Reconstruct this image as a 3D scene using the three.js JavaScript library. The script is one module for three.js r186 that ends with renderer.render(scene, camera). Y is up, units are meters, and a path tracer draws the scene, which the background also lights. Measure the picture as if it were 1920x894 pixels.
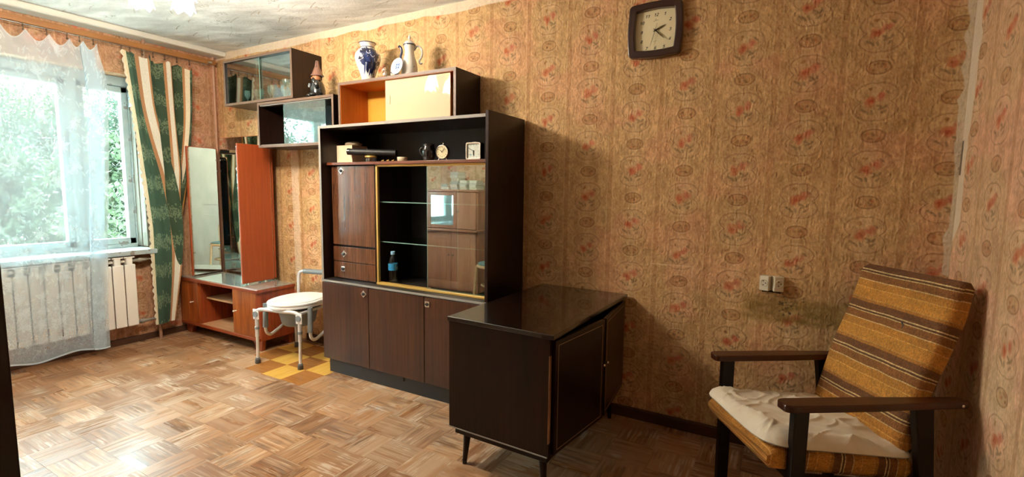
import * as THREE from 'three';
import { RoundedBoxGeometry } from 'three/addons/geometries/RoundedBoxGeometry.js';
import { mergeGeometries, mergeVertices } from 'three/addons/utils/BufferGeometryUtils.js';
import { RectAreaLightUniformsLib } from 'three/addons/lights/RectAreaLightUniformsLib.js';

// ------------------------------------------------------------------ camera, sky, exposure
RectAreaLightUniformsLib.init();
const scene = new THREE.Scene();
const camera = new THREE.PerspectiveCamera(52.479, 1920 / 894, 0.05, 200);
camera.rotation.order = 'YXZ';
camera.position.set(4.636, 1.299, 2.680);
camera.rotation.set(-0.10152, 0.50827, 0.0123);
camera.updateMatrixWorld(true);
scene.add(camera);
scene.background = new THREE.Color().setRGB(0.80, 0.94, 1.0);      // even, overcast sky
scene.backgroundIntensity = 20.0;
const renderer = new THREE.WebGLRenderer({ antialias: true });
renderer.toneMapping = THREE.LinearToneMapping;
renderer.toneMappingExposure = 2.05;
renderer.shadowMap.enabled = true;
const LAMP = 0.8;                                                    // candela of each chandelier bulb

// ------------------------------------------------------------------ helpers
const RX = 5.27, RZ = 3.1, RH = 2.5;                                 // room: x along the back wall, z towards the camera
const V = (x, y, z) => new THREE.Vector3(x, y, z);
const counts = {};
const numbered = (n) => { const k = counts[n] = (counts[n] ?? -1) + 1; return k ? `${n}_${String(k).padStart(3, '0')}` : n; };
function tag(o, label, category, group, kind) {
  if (label) o.userData.label = label;
  if (category) o.userData.category = category;
  if (group) o.userData.group = group;
  if (kind) o.userData.kind = kind;
  return o;
}
function thing(name, label, category, [x, y, z] = [0, 0, 0], turn = 0, group) {
  const o = new THREE.Group(); o.name = numbered(name); scene.add(o);
  o.position.set(x, y, z); o.rotation.y = turn;
  return tag(o, label, category, group);
}
function merge(gs) {
  gs = (Array.isArray(gs) ? gs : [gs]).map((g) => {
    g = g.index ? g.toNonIndexed() : g;
    for (const k of Object.keys(g.attributes)) if (!['position', 'normal', 'uv'].includes(k)) g.deleteAttribute(k);
    return g;
  });
  return gs.length === 1 ? gs[0] : mergeGeometries(gs);
}
function obj(name, gs, m, parent = scene, label) {
  const o = new THREE.Mesh(merge(gs), m);
  o.name = parent === scene ? numbered(name) : name;
  parent.add(o);
  if (label) o.userData.label = label;
  return o;
}
function struct(name, gs, m) { return tag(obj(name, gs, m), null, null, null, 'structure'); }
function copy(o, label, pos, turn) {
  const c = o.clone(); c.name = numbered(o.name.replace(/_\d{3}$/, '')); scene.add(c);
  if (label) c.userData = { ...c.userData, label };
  if (pos) c.position.set(...pos);
  if (turn !== undefined) c.rotation.y = turn;
  return c;
}
// uv in metres by the way a face points; along = axis the grain (v) follows
function triUV(g, along = 'y') {
  if (g.index) g = g.toNonIndexed();
  const p = g.attributes.position, n = g.attributes.normal, uv = new Float32Array(p.count * 2);
  for (let i = 0; i < p.count; i += 3) {
    let nx = 0, ny = 0, nz = 0;
    for (let k = 0; k < 3; k++) { nx += Math.abs(n.getX(i + k)); ny += Math.abs(n.getY(i + k)); nz += Math.abs(n.getZ(i + k)); }
    for (let k = 0; k < 3; k++) {
      const x = p.getX(i + k), y = p.getY(i + k), z = p.getZ(i + k);
      let a, b;
      if (nx >= ny && nx >= nz) { [a, b] = along === 'z' ? [y, z] : [z, y]; }
      else if (ny >= nz) { [a, b] = along === 'x' ? [z, x] : [x, z]; }
      else { [a, b] = along === 'x' ? [y, x] : [x, y]; }
      uv[(i + k) * 2] = a; uv[(i + k) * 2 + 1] = b;
    }
  }
  g.setAttribute('uv', new THREE.BufferAttribute(uv, 2));
  return g;
}
// box from min to max corner, edges rounded by r
function bx(x0, x1, y0, y1, z0, z1, r = 0.0015, along = 'y') {
  const w = x1 - x0, h = y1 - y0, d = z1 - z0;
  const g = r > 0 ? new RoundedBoxGeometry(w, h, d, 1, Math.min(r, w / 2.1, h / 2.1, d / 2.1)) : new THREE.BoxGeometry(w, h, d);
  g.translate((x0 + x1) / 2, (y0 + y1) / 2, (z0 + z1) / 2);
  return triUV(g, along);
}
function rot(g, ax, ay, az, about = [0, 0, 0]) {
  return g.translate(-about[0], -about[1], -about[2]).applyMatrix4(new THREE.Matrix4().makeRotationFromEuler(new THREE.Euler(ax, ay, az))).translate(...about);
}
function tube(pts, r, seg = 24, sides = 8, closed = false, tension = 0.5) {
  const c = new THREE.CatmullRomCurve3(pts.map((p) => (p.isVector3 ? p : V(...p))), closed, 'catmullrom', tension);
  return new THREE.TubeGeometry(c, seg, r, sides, closed);
}
function rod(a, b, r0, r1 = r0, sides = 10) {
  a = V(...a); b = V(...b);
  const d = b.clone().sub(a), g = new THREE.CylinderGeometry(r1, r0, d.length(), sides, 1);
  g.applyQuaternion(new THREE.Quaternion().setFromUnitVectors(V(0, 1, 0), d.clone().normalize()));
  return g.translate(...a.clone().add(b).multiplyScalar(0.5).toArray());
}
const lathe = (pts, seg = 28) => new THREE.LatheGeometry(pts.map(([r, y]) => new THREE.Vector2(r, y)), seg);
function extrude(shape, depth, bevel = 0, seg = 8) {
  return new THREE.ExtrudeGeometry(shape, { depth, bevelEnabled: bevel > 0, bevelThickness: bevel, bevelSize: bevel, bevelSegments: 2, curveSegments: seg });
}
function grid(nu, nv, fn, uvfn) {                                     // fn(u, v) -> [x, y, z]
  const pos = [], uv = [], idx = [];
  for (let j = 0; j <= nv; j++) for (let i = 0; i <= nu; i++) {
    const u = i / nu, v = j / nv; pos.push(...fn(u, v)); uv.push(...(uvfn ? uvfn(u, v) : [u, v]));
    if (i < nu && j < nv) { const a = j * (nu + 1) + i, b = a + 1, c = a + nu + 1, d = c + 1; idx.push(a, b, d, a, d, c); }
  }
  const g = new THREE.BufferGeometry();
  g.setAttribute('position', new THREE.Float32BufferAttribute(pos, 3)); g.setAttribute('uv', new THREE.Float32BufferAttribute(uv, 2));
  g.setIndex(idx); g.computeVertexNormals();
  return g;
}
// seeded noise
let seed = 7;
const rnd = () => { seed = (seed * 1664525 + 1013904223) >>> 0; return seed / 4294967296; };
const hash = (x, y, s = 0) => { let h = Math.imul(x | 0, 374761393) ^ Math.imul(y | 0, 668265263) ^ Math.imul(s | 0, 1274126177); h = Math.imul(h ^ (h >>> 13), 1274126177); return ((h ^ (h >>> 16)) >>> 0) / 4294967296; };
function noise(x, y, s = 0, px = 0, py = 0) {                          // value noise, wraps every px, py cells if given
  const xi = Math.floor(x), yi = Math.floor(y), fx = x - xi, fy = y - yi, u = fx * fx * (3 - 2 * fx), v = fy * fy * (3 - 2 * fy);
  const w = (a, m) => (m ? ((a % m) + m) % m : a);
  const a = hash(w(xi, px), w(yi, py), s), b = hash(w(xi + 1, px), w(yi, py), s), c = hash(w(xi, px), w(yi + 1, py), s), d = hash(w(xi + 1, px), w(yi + 1, py), s);
  return a + (b - a) * u + (c - a) * v + (a - b - c + d) * u * v;
}
const fbm = (x, y, s = 0, o = 4) => { let t = 0, a = 0.5, n = 0; for (let i = 0; i < o; i++) { t += a * noise(x, y, s + i); n += a; a *= 0.5; x *= 2.03; y *= 2.03; } return t / n; };
const clamp = (x, a = 0, b = 1) => Math.min(b, Math.max(a, x));
const sstep = (a, b, x) => { const t = clamp((x - a) / (b - a)); return t * t * (3 - 2 * t); };
const mixc = (a, b, t) => [a[0] + (b[0] - a[0]) * t, a[1] + (b[1] - a[1]) * t, a[2] + (b[2] - a[2]) * t];
// data texture; fn(u, v) -> [r, g, b] 0..255 or a number 0..1 (grey)
function dataTex(w, h, fn, srgb, sizeX = 1, sizeY = sizeX) {
  const d = new Uint8Array(w * h * 4);
  for (let j = 0; j < h; j++) for (let i = 0; i < w; i++) {
    const c = fn((i + 0.5) / w, (j + 0.5) / h), o = (j * w + i) * 4;
    if (typeof c === 'number') d[o] = d[o + 1] = d[o + 2] = clamp(c) * 255; else { d[o] = clamp(c[0], 0, 255); d[o + 1] = clamp(c[1], 0, 255); d[o + 2] = clamp(c[2], 0, 255); }
    d[o + 3] = 255;
  }
  const t = new THREE.DataTexture(d, w, h); t.magFilter = THREE.LinearFilter; t.minFilter = THREE.LinearMipmapLinearFilter; t.generateMipmaps = true;
  return finish(t, srgb, sizeX, sizeY);
}
function finish(t, srgb, sizeX, sizeY) {
  t.wrapS = t.wrapT = THREE.RepeatWrapping; t.repeat.set(1 / sizeX, 1 / sizeY);
  if (srgb) t.colorSpace = THREE.SRGBColorSpace;
  t.needsUpdate = true; return t;
}
function canvas(w, h) { const c = document.createElement('canvas'); c.width = w; c.height = h; return [c, c.getContext('2d')]; }
const canvasTex = (c, srgb = true, sizeX = 1, sizeY = sizeX) => finish(new THREE.CanvasTexture(c), srgb, sizeX, sizeY);
const S = (o) => new THREE.MeshStandardMaterial(o), P = (o) => new THREE.MeshPhysicalMaterial(o);

// ------------------------------------------------------------------ materials
function woodTex(dark, light, sx, s, streak = 60, bands = 7) {         // grain runs along v, one tile is sx x 4sx metres
  return dataTex(256, 512, (u, v) => {
    const g = noise(u * streak, v * 6, s, streak, 6) * 0.5 + noise(u * streak * 2, v * 14, s + 1, streak * 2, 14) * 0.3 + noise(u * bands, v * 2, s + 2, bands, 2) * 0.6;
    const pore = noise(u * 128, v * 24, s + 5, 128, 24) > 0.8 ? 0.16 : 0;
    return mixc(dark, light, clamp(g / 1.4 * 1.25 - 0.12 - pore));
  }, true, sx, sx * 3);
}
const scuff = dataTex(512, 512, (u, v) => 0.35 + 0.5 * fbm(u * 9, v * 9, 31, 5) , false, 0.7);
const M = {};
M.darkWood = P({ map: woodTex([20, 10, 7], [42, 22, 14], 0.5, 11), roughness: 0.4, specularIntensity: 0.4, clearcoat: 0.3, clearcoatRoughness: 0.15 });
M.doorWood = P({ map: woodTex([46, 25, 15], [80, 46, 28], 0.6, 17), roughness: 0.36, specularIntensity: 0.6, clearcoat: 0.45, clearcoatRoughness: 0.16 });
M.barWood = P({ map: woodTex([62, 36, 22], [118, 76, 50], 0.3, 23, 40, 9), roughness: 0.2, clearcoat: 0.9, clearcoatRoughness: 0.05 });
M.innerDark = S({ map: woodTex([22, 17, 15], [36, 28, 24], 0.5, 29), roughness: 0.5 });
M.deskWood = P({ map: woodTex([18, 7, 3], [38, 17, 9], 0.5, 37), roughness: 0.3, specularIntensity: 0.3, clearcoat: 0.2, clearcoatRoughness: 0.08 });
M.deskTop = P({ map: woodTex([16, 8, 5], [34, 17, 10], 0.5, 38), roughness: 0.22, clearcoat: 0.8, clearcoatRoughness: 0.03 });
M.inlay = S({ color: 0xa8896c, roughness: 0.4 });
M.blackBase = S({ color: 0x1d1d1f, roughness: 0.6, roughnessMap: scuff });
M.edgeGrey = S({ color: 0x8d8880, roughness: 0.5 });
M.edgeBrown = S({ color: 0x6d5748, roughness: 0.5 });
M.redBrown = P({ map: woodTex([112, 44, 18], [168, 78, 36], 0.45, 41, 40, 5), roughness: 0.35, clearcoat: 0.4, clearcoatRoughness: 0.15 });
M.redWalnut = P({ map: woodTex([112, 48, 16], [196, 112, 48], 0.35, 43, 16, 5), roughness: 0.3, clearcoat: 0.5, clearcoatRoughness: 0.12 });
M.wingBack = S({ map: woodTex([136, 58, 24], [164, 78, 36], 0.45, 47, 40, 4), roughness: 0.5 });
M.paleWood = S({ map: woodTex([150, 104, 70], [196, 150, 108], 0.3, 53), roughness: 0.6 });
M.bareWood = S({ map: woodTex([112, 76, 50], [182, 138, 100], 0.12, 55), roughness: 0.8 });
M.shelfWood = P({ map: woodTex([84, 40, 22], [124, 66, 40], 0.45, 42, 40, 5), roughness: 0.35, clearcoat: 0.4, clearcoatRoughness: 0.15 });
M.ochre = S({ color: 0xc8982c, roughness: 0.55 });
M.orangeWood = S({ map: woodTex([168, 88, 26], [196, 112, 40], 0.4, 59), roughness: 0.5 });
M.cream = P({ color: 0xc6b492, roughness: 0.5, specularIntensity: 0.4, clearcoat: 1, clearcoatRoughness: 0.02 });
M.gold = S({ color: 0xc8a254, roughness: 0.35, metalness: 0.35 });
M.glass = P({ color: 0xe4f2ee, roughness: 0.0, transmission: 1, thickness: 0, ior: 3.0 });
M.windowGlass = P({ color: 0xf2fbf8, roughness: 0.0, transmission: 1, thickness: 0, ior: 1.5 });
M.clear = P({ color: 0xf6fbfb, roughness: 0.02, transmission: 1, thickness: 0, ior: 1.9 });
M.glassEdge = P({ color: 0xa9d8cb, roughness: 0.08, transmission: 0.5, thickness: 0, ior: 1.6 });
M.mirror = S({ color: 0xeff7f3, roughness: 0.02, metalness: 1 });
M.chrome = S({ color: 0xd9d6cf, roughness: 0.22, metalness: 0.95 });
M.whiteMetal = S({ color: 0xe6e6e2, roughness: 0.35 });
M.whitePlastic = P({ color: 0xf1f3f2, roughness: 0.28, clearcoat: 0.3 });
M.greyPlastic = S({ color: 0x7d8588, roughness: 0.55 });
M.greyRubber = S({ color: 0x5d5f60, roughness: 0.75 });
M.alu = S({ color: 0xdedddb, roughness: 0.34, metalness: 0.35 });
M.radiator = P({ color: 0xe8e4da, roughness: 0.35, clearcoat: 0.3 });
M.pipe = S({ color: 0x8f8a80, roughness: 0.55, roughnessMap: scuff });
M.frameWhite = S({ map: dataTex(256, 256, (u, v) => { const n = fbm(u * 14, v * 14, 61, 4); return n > 0.68 ? [128, 126, 118] : mixc([146, 160, 160], [172, 184, 182], n); }, true, 0.6), roughness: 0.45 });
M.casing = S({ map: dataTex(256, 512, (u, v) => { const n = noise(u * 40, v * 8, 67, 40, 8) * 0.6 + fbm(u * 6, v * 8, 68, 4) * 0.6; return mixc([84, 80, 68], [134, 130, 116], clamp(n)); }, true, 0.3, 0.9), roughness: 0.65 });
M.blackPlastic = P({ color: 0x111112, roughness: 0.22, clearcoat: 0.5 });
M.white = S({ color: 0xdeddd6, roughness: 0.5 });

// wallpaper: columns of rose medallions 0.265 m apart, painted for a whole wall so that stains lie where they are
const U0 = 4.437, Y0 = 0.229, CW = 0.265, RV = 0.2945;
function wallpaper(wm, hm, wpx, hpx, sd, shiftX, base, extra) {
  const [c, x] = canvas(wpx, hpx), s = wpx / wm, id = x.createImageData(wpx, hpx);
  for (let j = 0; j < hpx; j++) for (let i = 0; i < wpx; i++) {
    const a = i / s, b = j / s, n = fbm(a * 42, b * 30, sd, 3), m = fbm(a * 2.2, b * 2.2, sd + 9, 4), f = noise(a * 160, b * 110, sd + 4);
    const k = (n - 0.5) * 46 + (f - 0.5) * 30 + (m - 0.5) * 30, o = (j * wpx + i) * 4, w = sstep(0.5, 0.72, fbm(a * 5, b * 5, sd + 20, 4));
    id.data[o] = base[0] + k + w * 8; id.data[o + 1] = base[1] + k * 0.95 - w * 2; id.data[o + 2] = base[2] + k * 0.85 + w * 4; id.data[o + 3] = 255;
  }
  x.putImageData(id, 0, 0);
  const X = (m) => m * s, Y = (m) => hpx - m * s;
  const first = Math.floor((0 - shiftX) / CW) - 1, last = Math.ceil((wm - shiftX) / CW) + 1;
  for (let k = first; k <= last; k++) {
    const cx = shiftX + k * CW, odd = ((k % 2) + 2) % 2;
    // band halfway to the next column
    const bxm = cx + CW / 2;
    x.fillStyle = 'rgba(140,92,46,0.20)'; x.fillRect(X(bxm - 0.013), 0, X(0.026), hpx);
    x.fillStyle = 'rgba(235,206,168,0.30)'; x.fillRect(X(bxm - 0.018), 0, X(0.004), hpx); x.fillRect(X(bxm + 0.016), 0, X(0.003), hpx);
    x.fillStyle = 'rgba(225,196,158,0.16)'; x.fillRect(X(cx - 0.02), 0, X(0.04), hpx);
    for (const q of [-0.058, -0.04, 0.04, 0.058]) { x.fillStyle = 'rgba(140,98,58,0.16)'; x.fillRect(X(cx + q), 0, X(0.003), hpx); }
    for (let r = -1; r < hm / RV + 1; r++) {
      const cy = Y0 + r * RV + (odd ? RV / 2 : 0), o = (ax, ay) => [X(cx + ax), Y(cy + ay)];
      const lobe = (R, st) => {
        x.beginPath();
        for (let t = 0; t <= 64; t++) {
          const th = t / 64 * Math.PI * 2, ct = Math.cos(th), sn = Math.abs(Math.sin(th)), A = 0.98, B = 0.62, c0 = 0.44;   // two stacked round lobes
          const qa = ct * ct / (A * A) + sn * sn / (B * B), qb = -2 * sn * c0 / (B * B), qc = c0 * c0 / (B * B) - 1, rr = R * (-qb + Math.sqrt(Math.max(0, qb * qb - 4 * qa * qc))) / (2 * qa) * (1 - 0.05 * Math.exp(-Math.pow(ct / 0.1, 2)));
          const [px, py] = o(ct * rr, Math.sin(th) * rr); t ? x.lineTo(px, py) : x.moveTo(px, py);
        }
        x.closePath(); st();
      };
      lobe(0.078, () => { x.fillStyle = 'rgba(232,206,170,0.10)'; x.fill(); x.strokeStyle = 'rgba(112,74,38,0.42)'; x.lineWidth = X(0.0035); x.stroke(); });
      lobe(0.087, () => { x.strokeStyle = 'rgba(228,200,160,0.35)'; x.lineWidth = X(0.003); x.stroke(); });
      const blob = (ax, ay, R, col, n = 7) => { for (let t = 0; t < n; t++) { const h1 = hash(k, r, t + 3), h2 = hash(k, r, t + 40), [px, py] = o(ax + (h1 - 0.5) * R * 1.3, ay + (h2 - 0.5) * R * 1.3); x.fillStyle = col; x.beginPath(); x.ellipse(px, py, X(R * (0.35 + h1 * 0.4)), X(R * (0.3 + h2 * 0.35)), h1 * 3, 0, 7); x.fill(); } };
      for (const [ax, ay, ang] of [[-0.045, -0.035, 0.6], [-0.03, -0.045, 0.9], [-0.012, -0.045, 1.3], [0.018, -0.03, -0.5], [0.035, -0.022, -0.9], [0.03, -0.045, -0.7], [0.012, -0.018, 0.4], [0.04, 0.04, 0.7]]) {
        const [px, py] = o(ax, ay); x.fillStyle = 'rgba(98,80,48,0.40)'; x.beginPath(); x.ellipse(px, py, X(0.012), X(0.005), ang, 0, 7); x.fill();
      }
      blob(-0.017, -0.002, 0.026, 'rgba(188,92,54,0.27)', 9); blob(0.020, 0.020, 0.022, 'rgba(190,102,70,0.26)', 8);
      blob(-0.017, 0.0, 0.011, 'rgba(150,58,30,0.28)', 3); blob(-0.022, 0.052, 0.011, 'rgba(140,96,42,0.5)', 3);
      const [ox, oy] = o(0, RV / 2);
      x.beginPath(); x.ellipse(ox, oy, X(0.044), X(0.028), 0, 0, 7); x.fillStyle = 'rgba(150,98,46,0.22)'; x.fill(); x.strokeStyle = 'rgba(104,66,32,0.5)'; x.lineWidth = X(0.004); x.stroke();
      x.beginPath(); x.ellipse(ox, oy, X(0.054), X(0.036), 0, 0, 7); x.strokeStyle = 'rgba(226,198,158,0.35)'; x.lineWidth = X(0.003); x.stroke();
      for (let t = 0; t < 9; t++) { const h1 = hash(k, r, t + 90), h2 = hash(k, r, t + 120); x.fillStyle = t % 3 ? 'rgba(96,62,28,0.30)' : 'rgba(190,100,56,0.30)'; x.beginPath(); x.arc(ox + X((h1 - 0.5) * 0.06), oy + X((h2 - 0.5) * 0.034), X(0.006), 0, 7); x.fill(); }
    }
  }
  if (extra) extra(x, X, Y, s);
  return canvasTex(c, true, wm, hm);
}
const emboss = dataTex(1024, 1024, (u, v) => {
  const a = u * 40 + 1.5 * noise(u * 12, v * 12, 71, 12, 12), b = v * 26;
  const r = 1 - Math.abs(noise(a, b, 72, 40, 26) * 2 - 1);
  return 0.55 * r + 0.3 * noise(u * 120, v * 90, 73, 120, 90) + 0.25 * noise(u * 8, v * 8, 74, 8, 8);
}, false, 0.6);
const blotch = (x, px, py, r, col, n, sd, sx = 1, sy = 1) => { for (let i = 0; i < n; i++) { const a = hash(i, sd, 1) * 6.283, d = Math.sqrt(hash(i, sd, 2)) * r; x.fillStyle = col; x.beginPath(); x.ellipse(px + Math.cos(a) * d * sx, py + Math.sin(a) * d * sy, r * (0.05 + 0.12 * hash(i, sd, 3)), r * (0.05 + 0.10 * hash(i, sd, 4)), a, 0, 7); x.fill(); } };
const backMap = wallpaper(RX, RH, 2048, 972, 81, U0, [195, 158, 107], (x, X, Y, s) => {
  // pale strip, ragged on one side, beside the dressing table
  x.fillStyle = 'rgba(236,226,208,0.55)'; x.beginPath(); x.moveTo(X(1.005), Y(1.66));
  for (let i = 0; i <= 40; i++) x.lineTo(X(1.10 + (hash(i, 5, 1) - 0.5) * 0.012), Y(1.66 - i * 0.0295)); x.lineTo(X(1.02), Y(0.48)); x.closePath(); x.fill();
  // greasy olive stain with mould spots below the socket
  for (let i = 0; i < 620; i++) { const a = 4.50 + hash(i, 1, 7) * 0.48, t = hash(i, 2, 7), b = 0.665 + t * 0.13 * (0.7 + 0.3 * hash(i, 9, 7)); x.fillStyle = 'rgba(112,88,24,0.05)'; x.beginPath(); x.ellipse(X(a), Y(b), X(0.028), X(0.014), 0, 0, 7); x.fill(); }
  blotch(x, X(4.672), Y(0.745), X(0.045), 'rgba(52,38,14,0.55)', 14, 5, 0.8, 1.1);
  blotch(x, X(4.72), Y(0.775), X(0.05), 'rgba(90,74,28,0.30)', 26, 6, 1, 0.8);
  for (const [a, b] of [[4.70, 1.66], [3.82, 0.93], [3.45, 0.98], [4.06, 1.02]]) blotch(x, X(a), Y(b), X(0.008), 'rgba(40,26,14,0.8)', 5, 11);
  // cream paper border under the ceiling, torn along its lower edge
  x.fillStyle = 'rgba(226,218,200,0.72)'; x.beginPath(); x.moveTo(0, 0); x.lineTo(X(RX), 0);
  for (let i = 200; i >= 0; i--) x.lineTo(X(RX) * i / 200, Y(2.44 + 0.03 * fbm(i * 0.15, 3, 8, 3) - 0.012)); x.closePath(); x.fill();
  x.fillStyle = 'rgba(224,212,188,0.85)'; x.beginPath(); x.moveTo(X(RX), 0); for (let i = 0; i <= 70; i++) x.lineTo(X(RX - 0.012 - 0.03 * Math.pow(fbm(i * 0.35, 6, 5, 3), 2)), Y(2.5 - i * 0.022)); x.lineTo(X(RX), Y(0.95)); x.fill();
  x.fillStyle = 'rgba(236,212,170,0.6)'; x.fillRect(X(4.02), Y(0.905), X(0.22), X(0.006)); x.fillRect(X(4.236), Y(0.905), X(0.006), X(0.06));
});
const wallBump = { bumpMap: emboss, bumpScale: 0.004, roughness: 0.82 };
M.wallBack = S({ map: backMap, ...wallBump });
M.wallRight = S({ map: wallpaper(RZ, RH, 1024, 826, 91, 0.13, [204, 168, 128], (x, X, Y) => {
  // bare plaster along the corner where the paper has come away
  x.fillStyle = 'rgba(224,212,188,0.9)'; x.beginPath(); x.moveTo(0, 0); for (let i = 0; i <= 60; i++) x.lineTo(X(0.05 + 0.10 * fbm(i * 0.3, 2, 5, 3) * (1 - i / 90)), Y(2.5 - i * 0.022)); x.lineTo(0, Y(1.1)); x.fill(); x.fillStyle = 'rgba(60,44,32,0.7)'; x.fillRect(0, Y(1.52), X(0.02), X(0.14));
}), ...wallBump });
M.wallLeft = S({ map: wallpaper(RZ + 0.6, RH, 1024, 692, 97, 0.2, [178, 134, 100]), ...wallBump });
M.wallFront = S({ map: wallpaper(RX, RH, 1024, 486, 99, 0.1, [198, 166, 134]), ...wallBump });
M.plaster = S({ color: 0xb9b2a6, roughness: 0.9 });

// ceiling paper: pale grey with long marbled streaks and small printed sprigs
const ceilMap = (() => {
  const W = 2048, H = 1204, s = W / RX, [c, x] = canvas(W, H), id = x.createImageData(W, H);
  for (let j = 0; j < H; j++) for (let i = 0; i < W; i++) {
    const a = i / s, b = j / s, w = fbm(a * 1.6 + 3, b * 1.6, 101, 3) * 1.2;
    const st = fbm((a * 3 + b * 1.2) * 1.4, (b * 16 - a * 5) + w * 4, 103, 4), k = (st - 0.5) * 74 + (noise(a * 120, b * 120, 105) - 0.5) * 10, o = (j * W + i) * 4;
    id.data[o] = 222 + k; id.data[o + 1] = 228 + k; id.data[o + 2] = 227 + k; id.data[o + 3] = 255;
  }
  x.putImageData(id, 0, 0);
  for (let i = 0; i < 520; i++) {
    const px = hash(i, 1, 2) * W, py = hash(i, 2, 2) * H, L = 14 + hash(i, 3, 2) * 60, an = -0.32 + (hash(i, 4, 2) - 0.5) * 0.5;
    x.strokeStyle = `rgba(${110 + hash(i, 5, 2) * 40},${104 + hash(i, 5, 2) * 30},96,${0.26 + hash(i, 6, 2) * 0.36})`; x.lineWidth = 0.8 + hash(i, 7, 2) * 1.8;
    x.beginPath(); x.moveTo(px, py); x.quadraticCurveTo(px + Math.cos(an) * L * 0.5 + 4, py + Math.sin(an) * L * 0.5 - 6, px + Math.cos(an) * L, py + Math.sin(an) * L); x.stroke();
  }
  for (let i = 0; i < 90; i++) {
    const px = hash(i, 1, 12) * W, py = hash(i, 2, 12) * H;
    for (let k = 0; k < 9; k++) { x.strokeStyle = hash(i, 9, 2) > 0.7 ? 'rgba(120,84,64,0.5)' : 'rgba(74,78,78,0.5)'; x.lineWidth = 1.2; x.beginPath(); const qx = px + (hash(i, k, 3) - 0.5) * 44, qy = py + (hash(i, k, 4) - 0.5) * 18; x.arc(qx, qy, 3 + 4 * hash(i, k, 5), hash(i, k, 6) * 6, hash(i, k, 6) * 6 + 2.4); x.stroke(); }
  }
  return canvasTex(c, true, RX, RZ);
})();
M.ceiling = S({ map: ceilMap, bumpMap: emboss, bumpScale: 0.0015, roughness: 0.85 });

// parquet: 0.2 m blocks of five strips, every strip with its own tone and grain; worn, scratched varnish
const BS = 0.2, BX0 = 0.14, BZ0 = 0.08;
const blockOf = (x, z) => [Math.floor((x - BX0) / BS), Math.floor((z - BZ0) / BS)];
const isClean = (bi, bj) => bi >= 5 && bi <= 8 && bj >= 0 && bj <= 2 && !(bi === 5 && bj === 2);     // varnished blocks that a piece of furniture used to cover
const floorAt = (x, z) => {
  const [bi, bj] = blockOf(x, z), par = (bi + bj) & 1, fx = (x - BX0) / BS - bi, fz = (z - BZ0) / BS - bj;
  const ac = par ? fx : fz, al = par ? fz : fx, st = Math.floor(ac * 5), h1 = hash(bi * 7 + st, bj * 13 + st, 3), h2 = hash(bi, bj, 5);
  const gr = noise((par ? x : z) * 420, (par ? z : x) * 26 + st * 17, 111 + (st & 3)) * 0.6 + noise((par ? x : z) * 160, (par ? z : x) * 9 + st * 31, 115) * 0.6;
  return [bi, bj, par, h1, h2, gr];
};
const floorMap = dataTex(2048, 1205, (u, v) => {
  const x = u * RX, z = v * RZ, [bi, bj, par, h1, h2, gr] = floorAt(x, z);
  const tone = clamp(0.10 * h1 + 0.62 * h2 + 0.18 * (gr - 0.6) + 0.13);
  if (isClean(bi, bj)) return mixc(par ? [206, 156, 70] : [150, 96, 46], par ? [224, 178, 92] : [172, 114, 60], clamp(gr - 0.2 + (h1 - 0.5) * 0.4));
  let c = mixc([118, 77, 47], [184, 138, 96], tone);
  const lx = par ? x : z, ll = par ? z : x;                            // across and along the grain
  const wear = sstep(0.42, 0.68, fbm(x * 1.7 + 5, z * 2.1, 121, 4) * 0.6 + 0.4 * noise(lx * 70, ll * 5, 122));
  c = mixc(c, [188, 164, 140], wear * 0.5);
  const scr = sstep(0.7, 0.84, noise(lx * 260, ll * 6, 125)) * sstep(0.42, 0.6, fbm(x * 4, z * 4, 126, 3));
  c = mixc(c, [206, 190, 168], scr * 0.55);
  const dirt = sstep(0.5, 0.75, fbm(x * 5, z * 5 + 9, 131, 5) * 0.6 + 0.4 * noise(lx * 110, ll * 9, 132));
  c = mixc(c, [88, 62, 46], dirt * 0.5);
  const bare = sstep(0.60, 0.78, fbm(x * 9 + 1, z * 9, 141, 5) * 0.62 + 0.38 * noise(lx * 190, ll * 12, 143));
  return mixc(c, [212, 204, 192], bare * 0.6);
}, true, RX, RZ);
const floorRough = dataTex(1024, 603, (u, v) => {
  const x = u * RX, z = v * RZ, [bi, bj, par, h1, h2, gr] = floorAt(x, z);
  if (isClean(bi, bj)) return 0.22;
  return 0.34 + 0.2 * (fbm(x * 4, z * 4, 151, 4) - 0.5) + 0.14 * (h1 - 0.5) + 0.10 * (gr - 0.6);
}, false, RX, RZ);
M.floor = S({ map: floorMap, roughnessMap: floorRough, roughness: 1, bumpMap: floorRough, bumpScale: 0.0004 });
M.subfloor = S({ color: 0x2c2018, roughness: 0.9 });
M.baseboard = S({ map: woodTex([58, 34, 20], [88, 54, 32], 0.4, 157), roughness: 0.5 });

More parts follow.
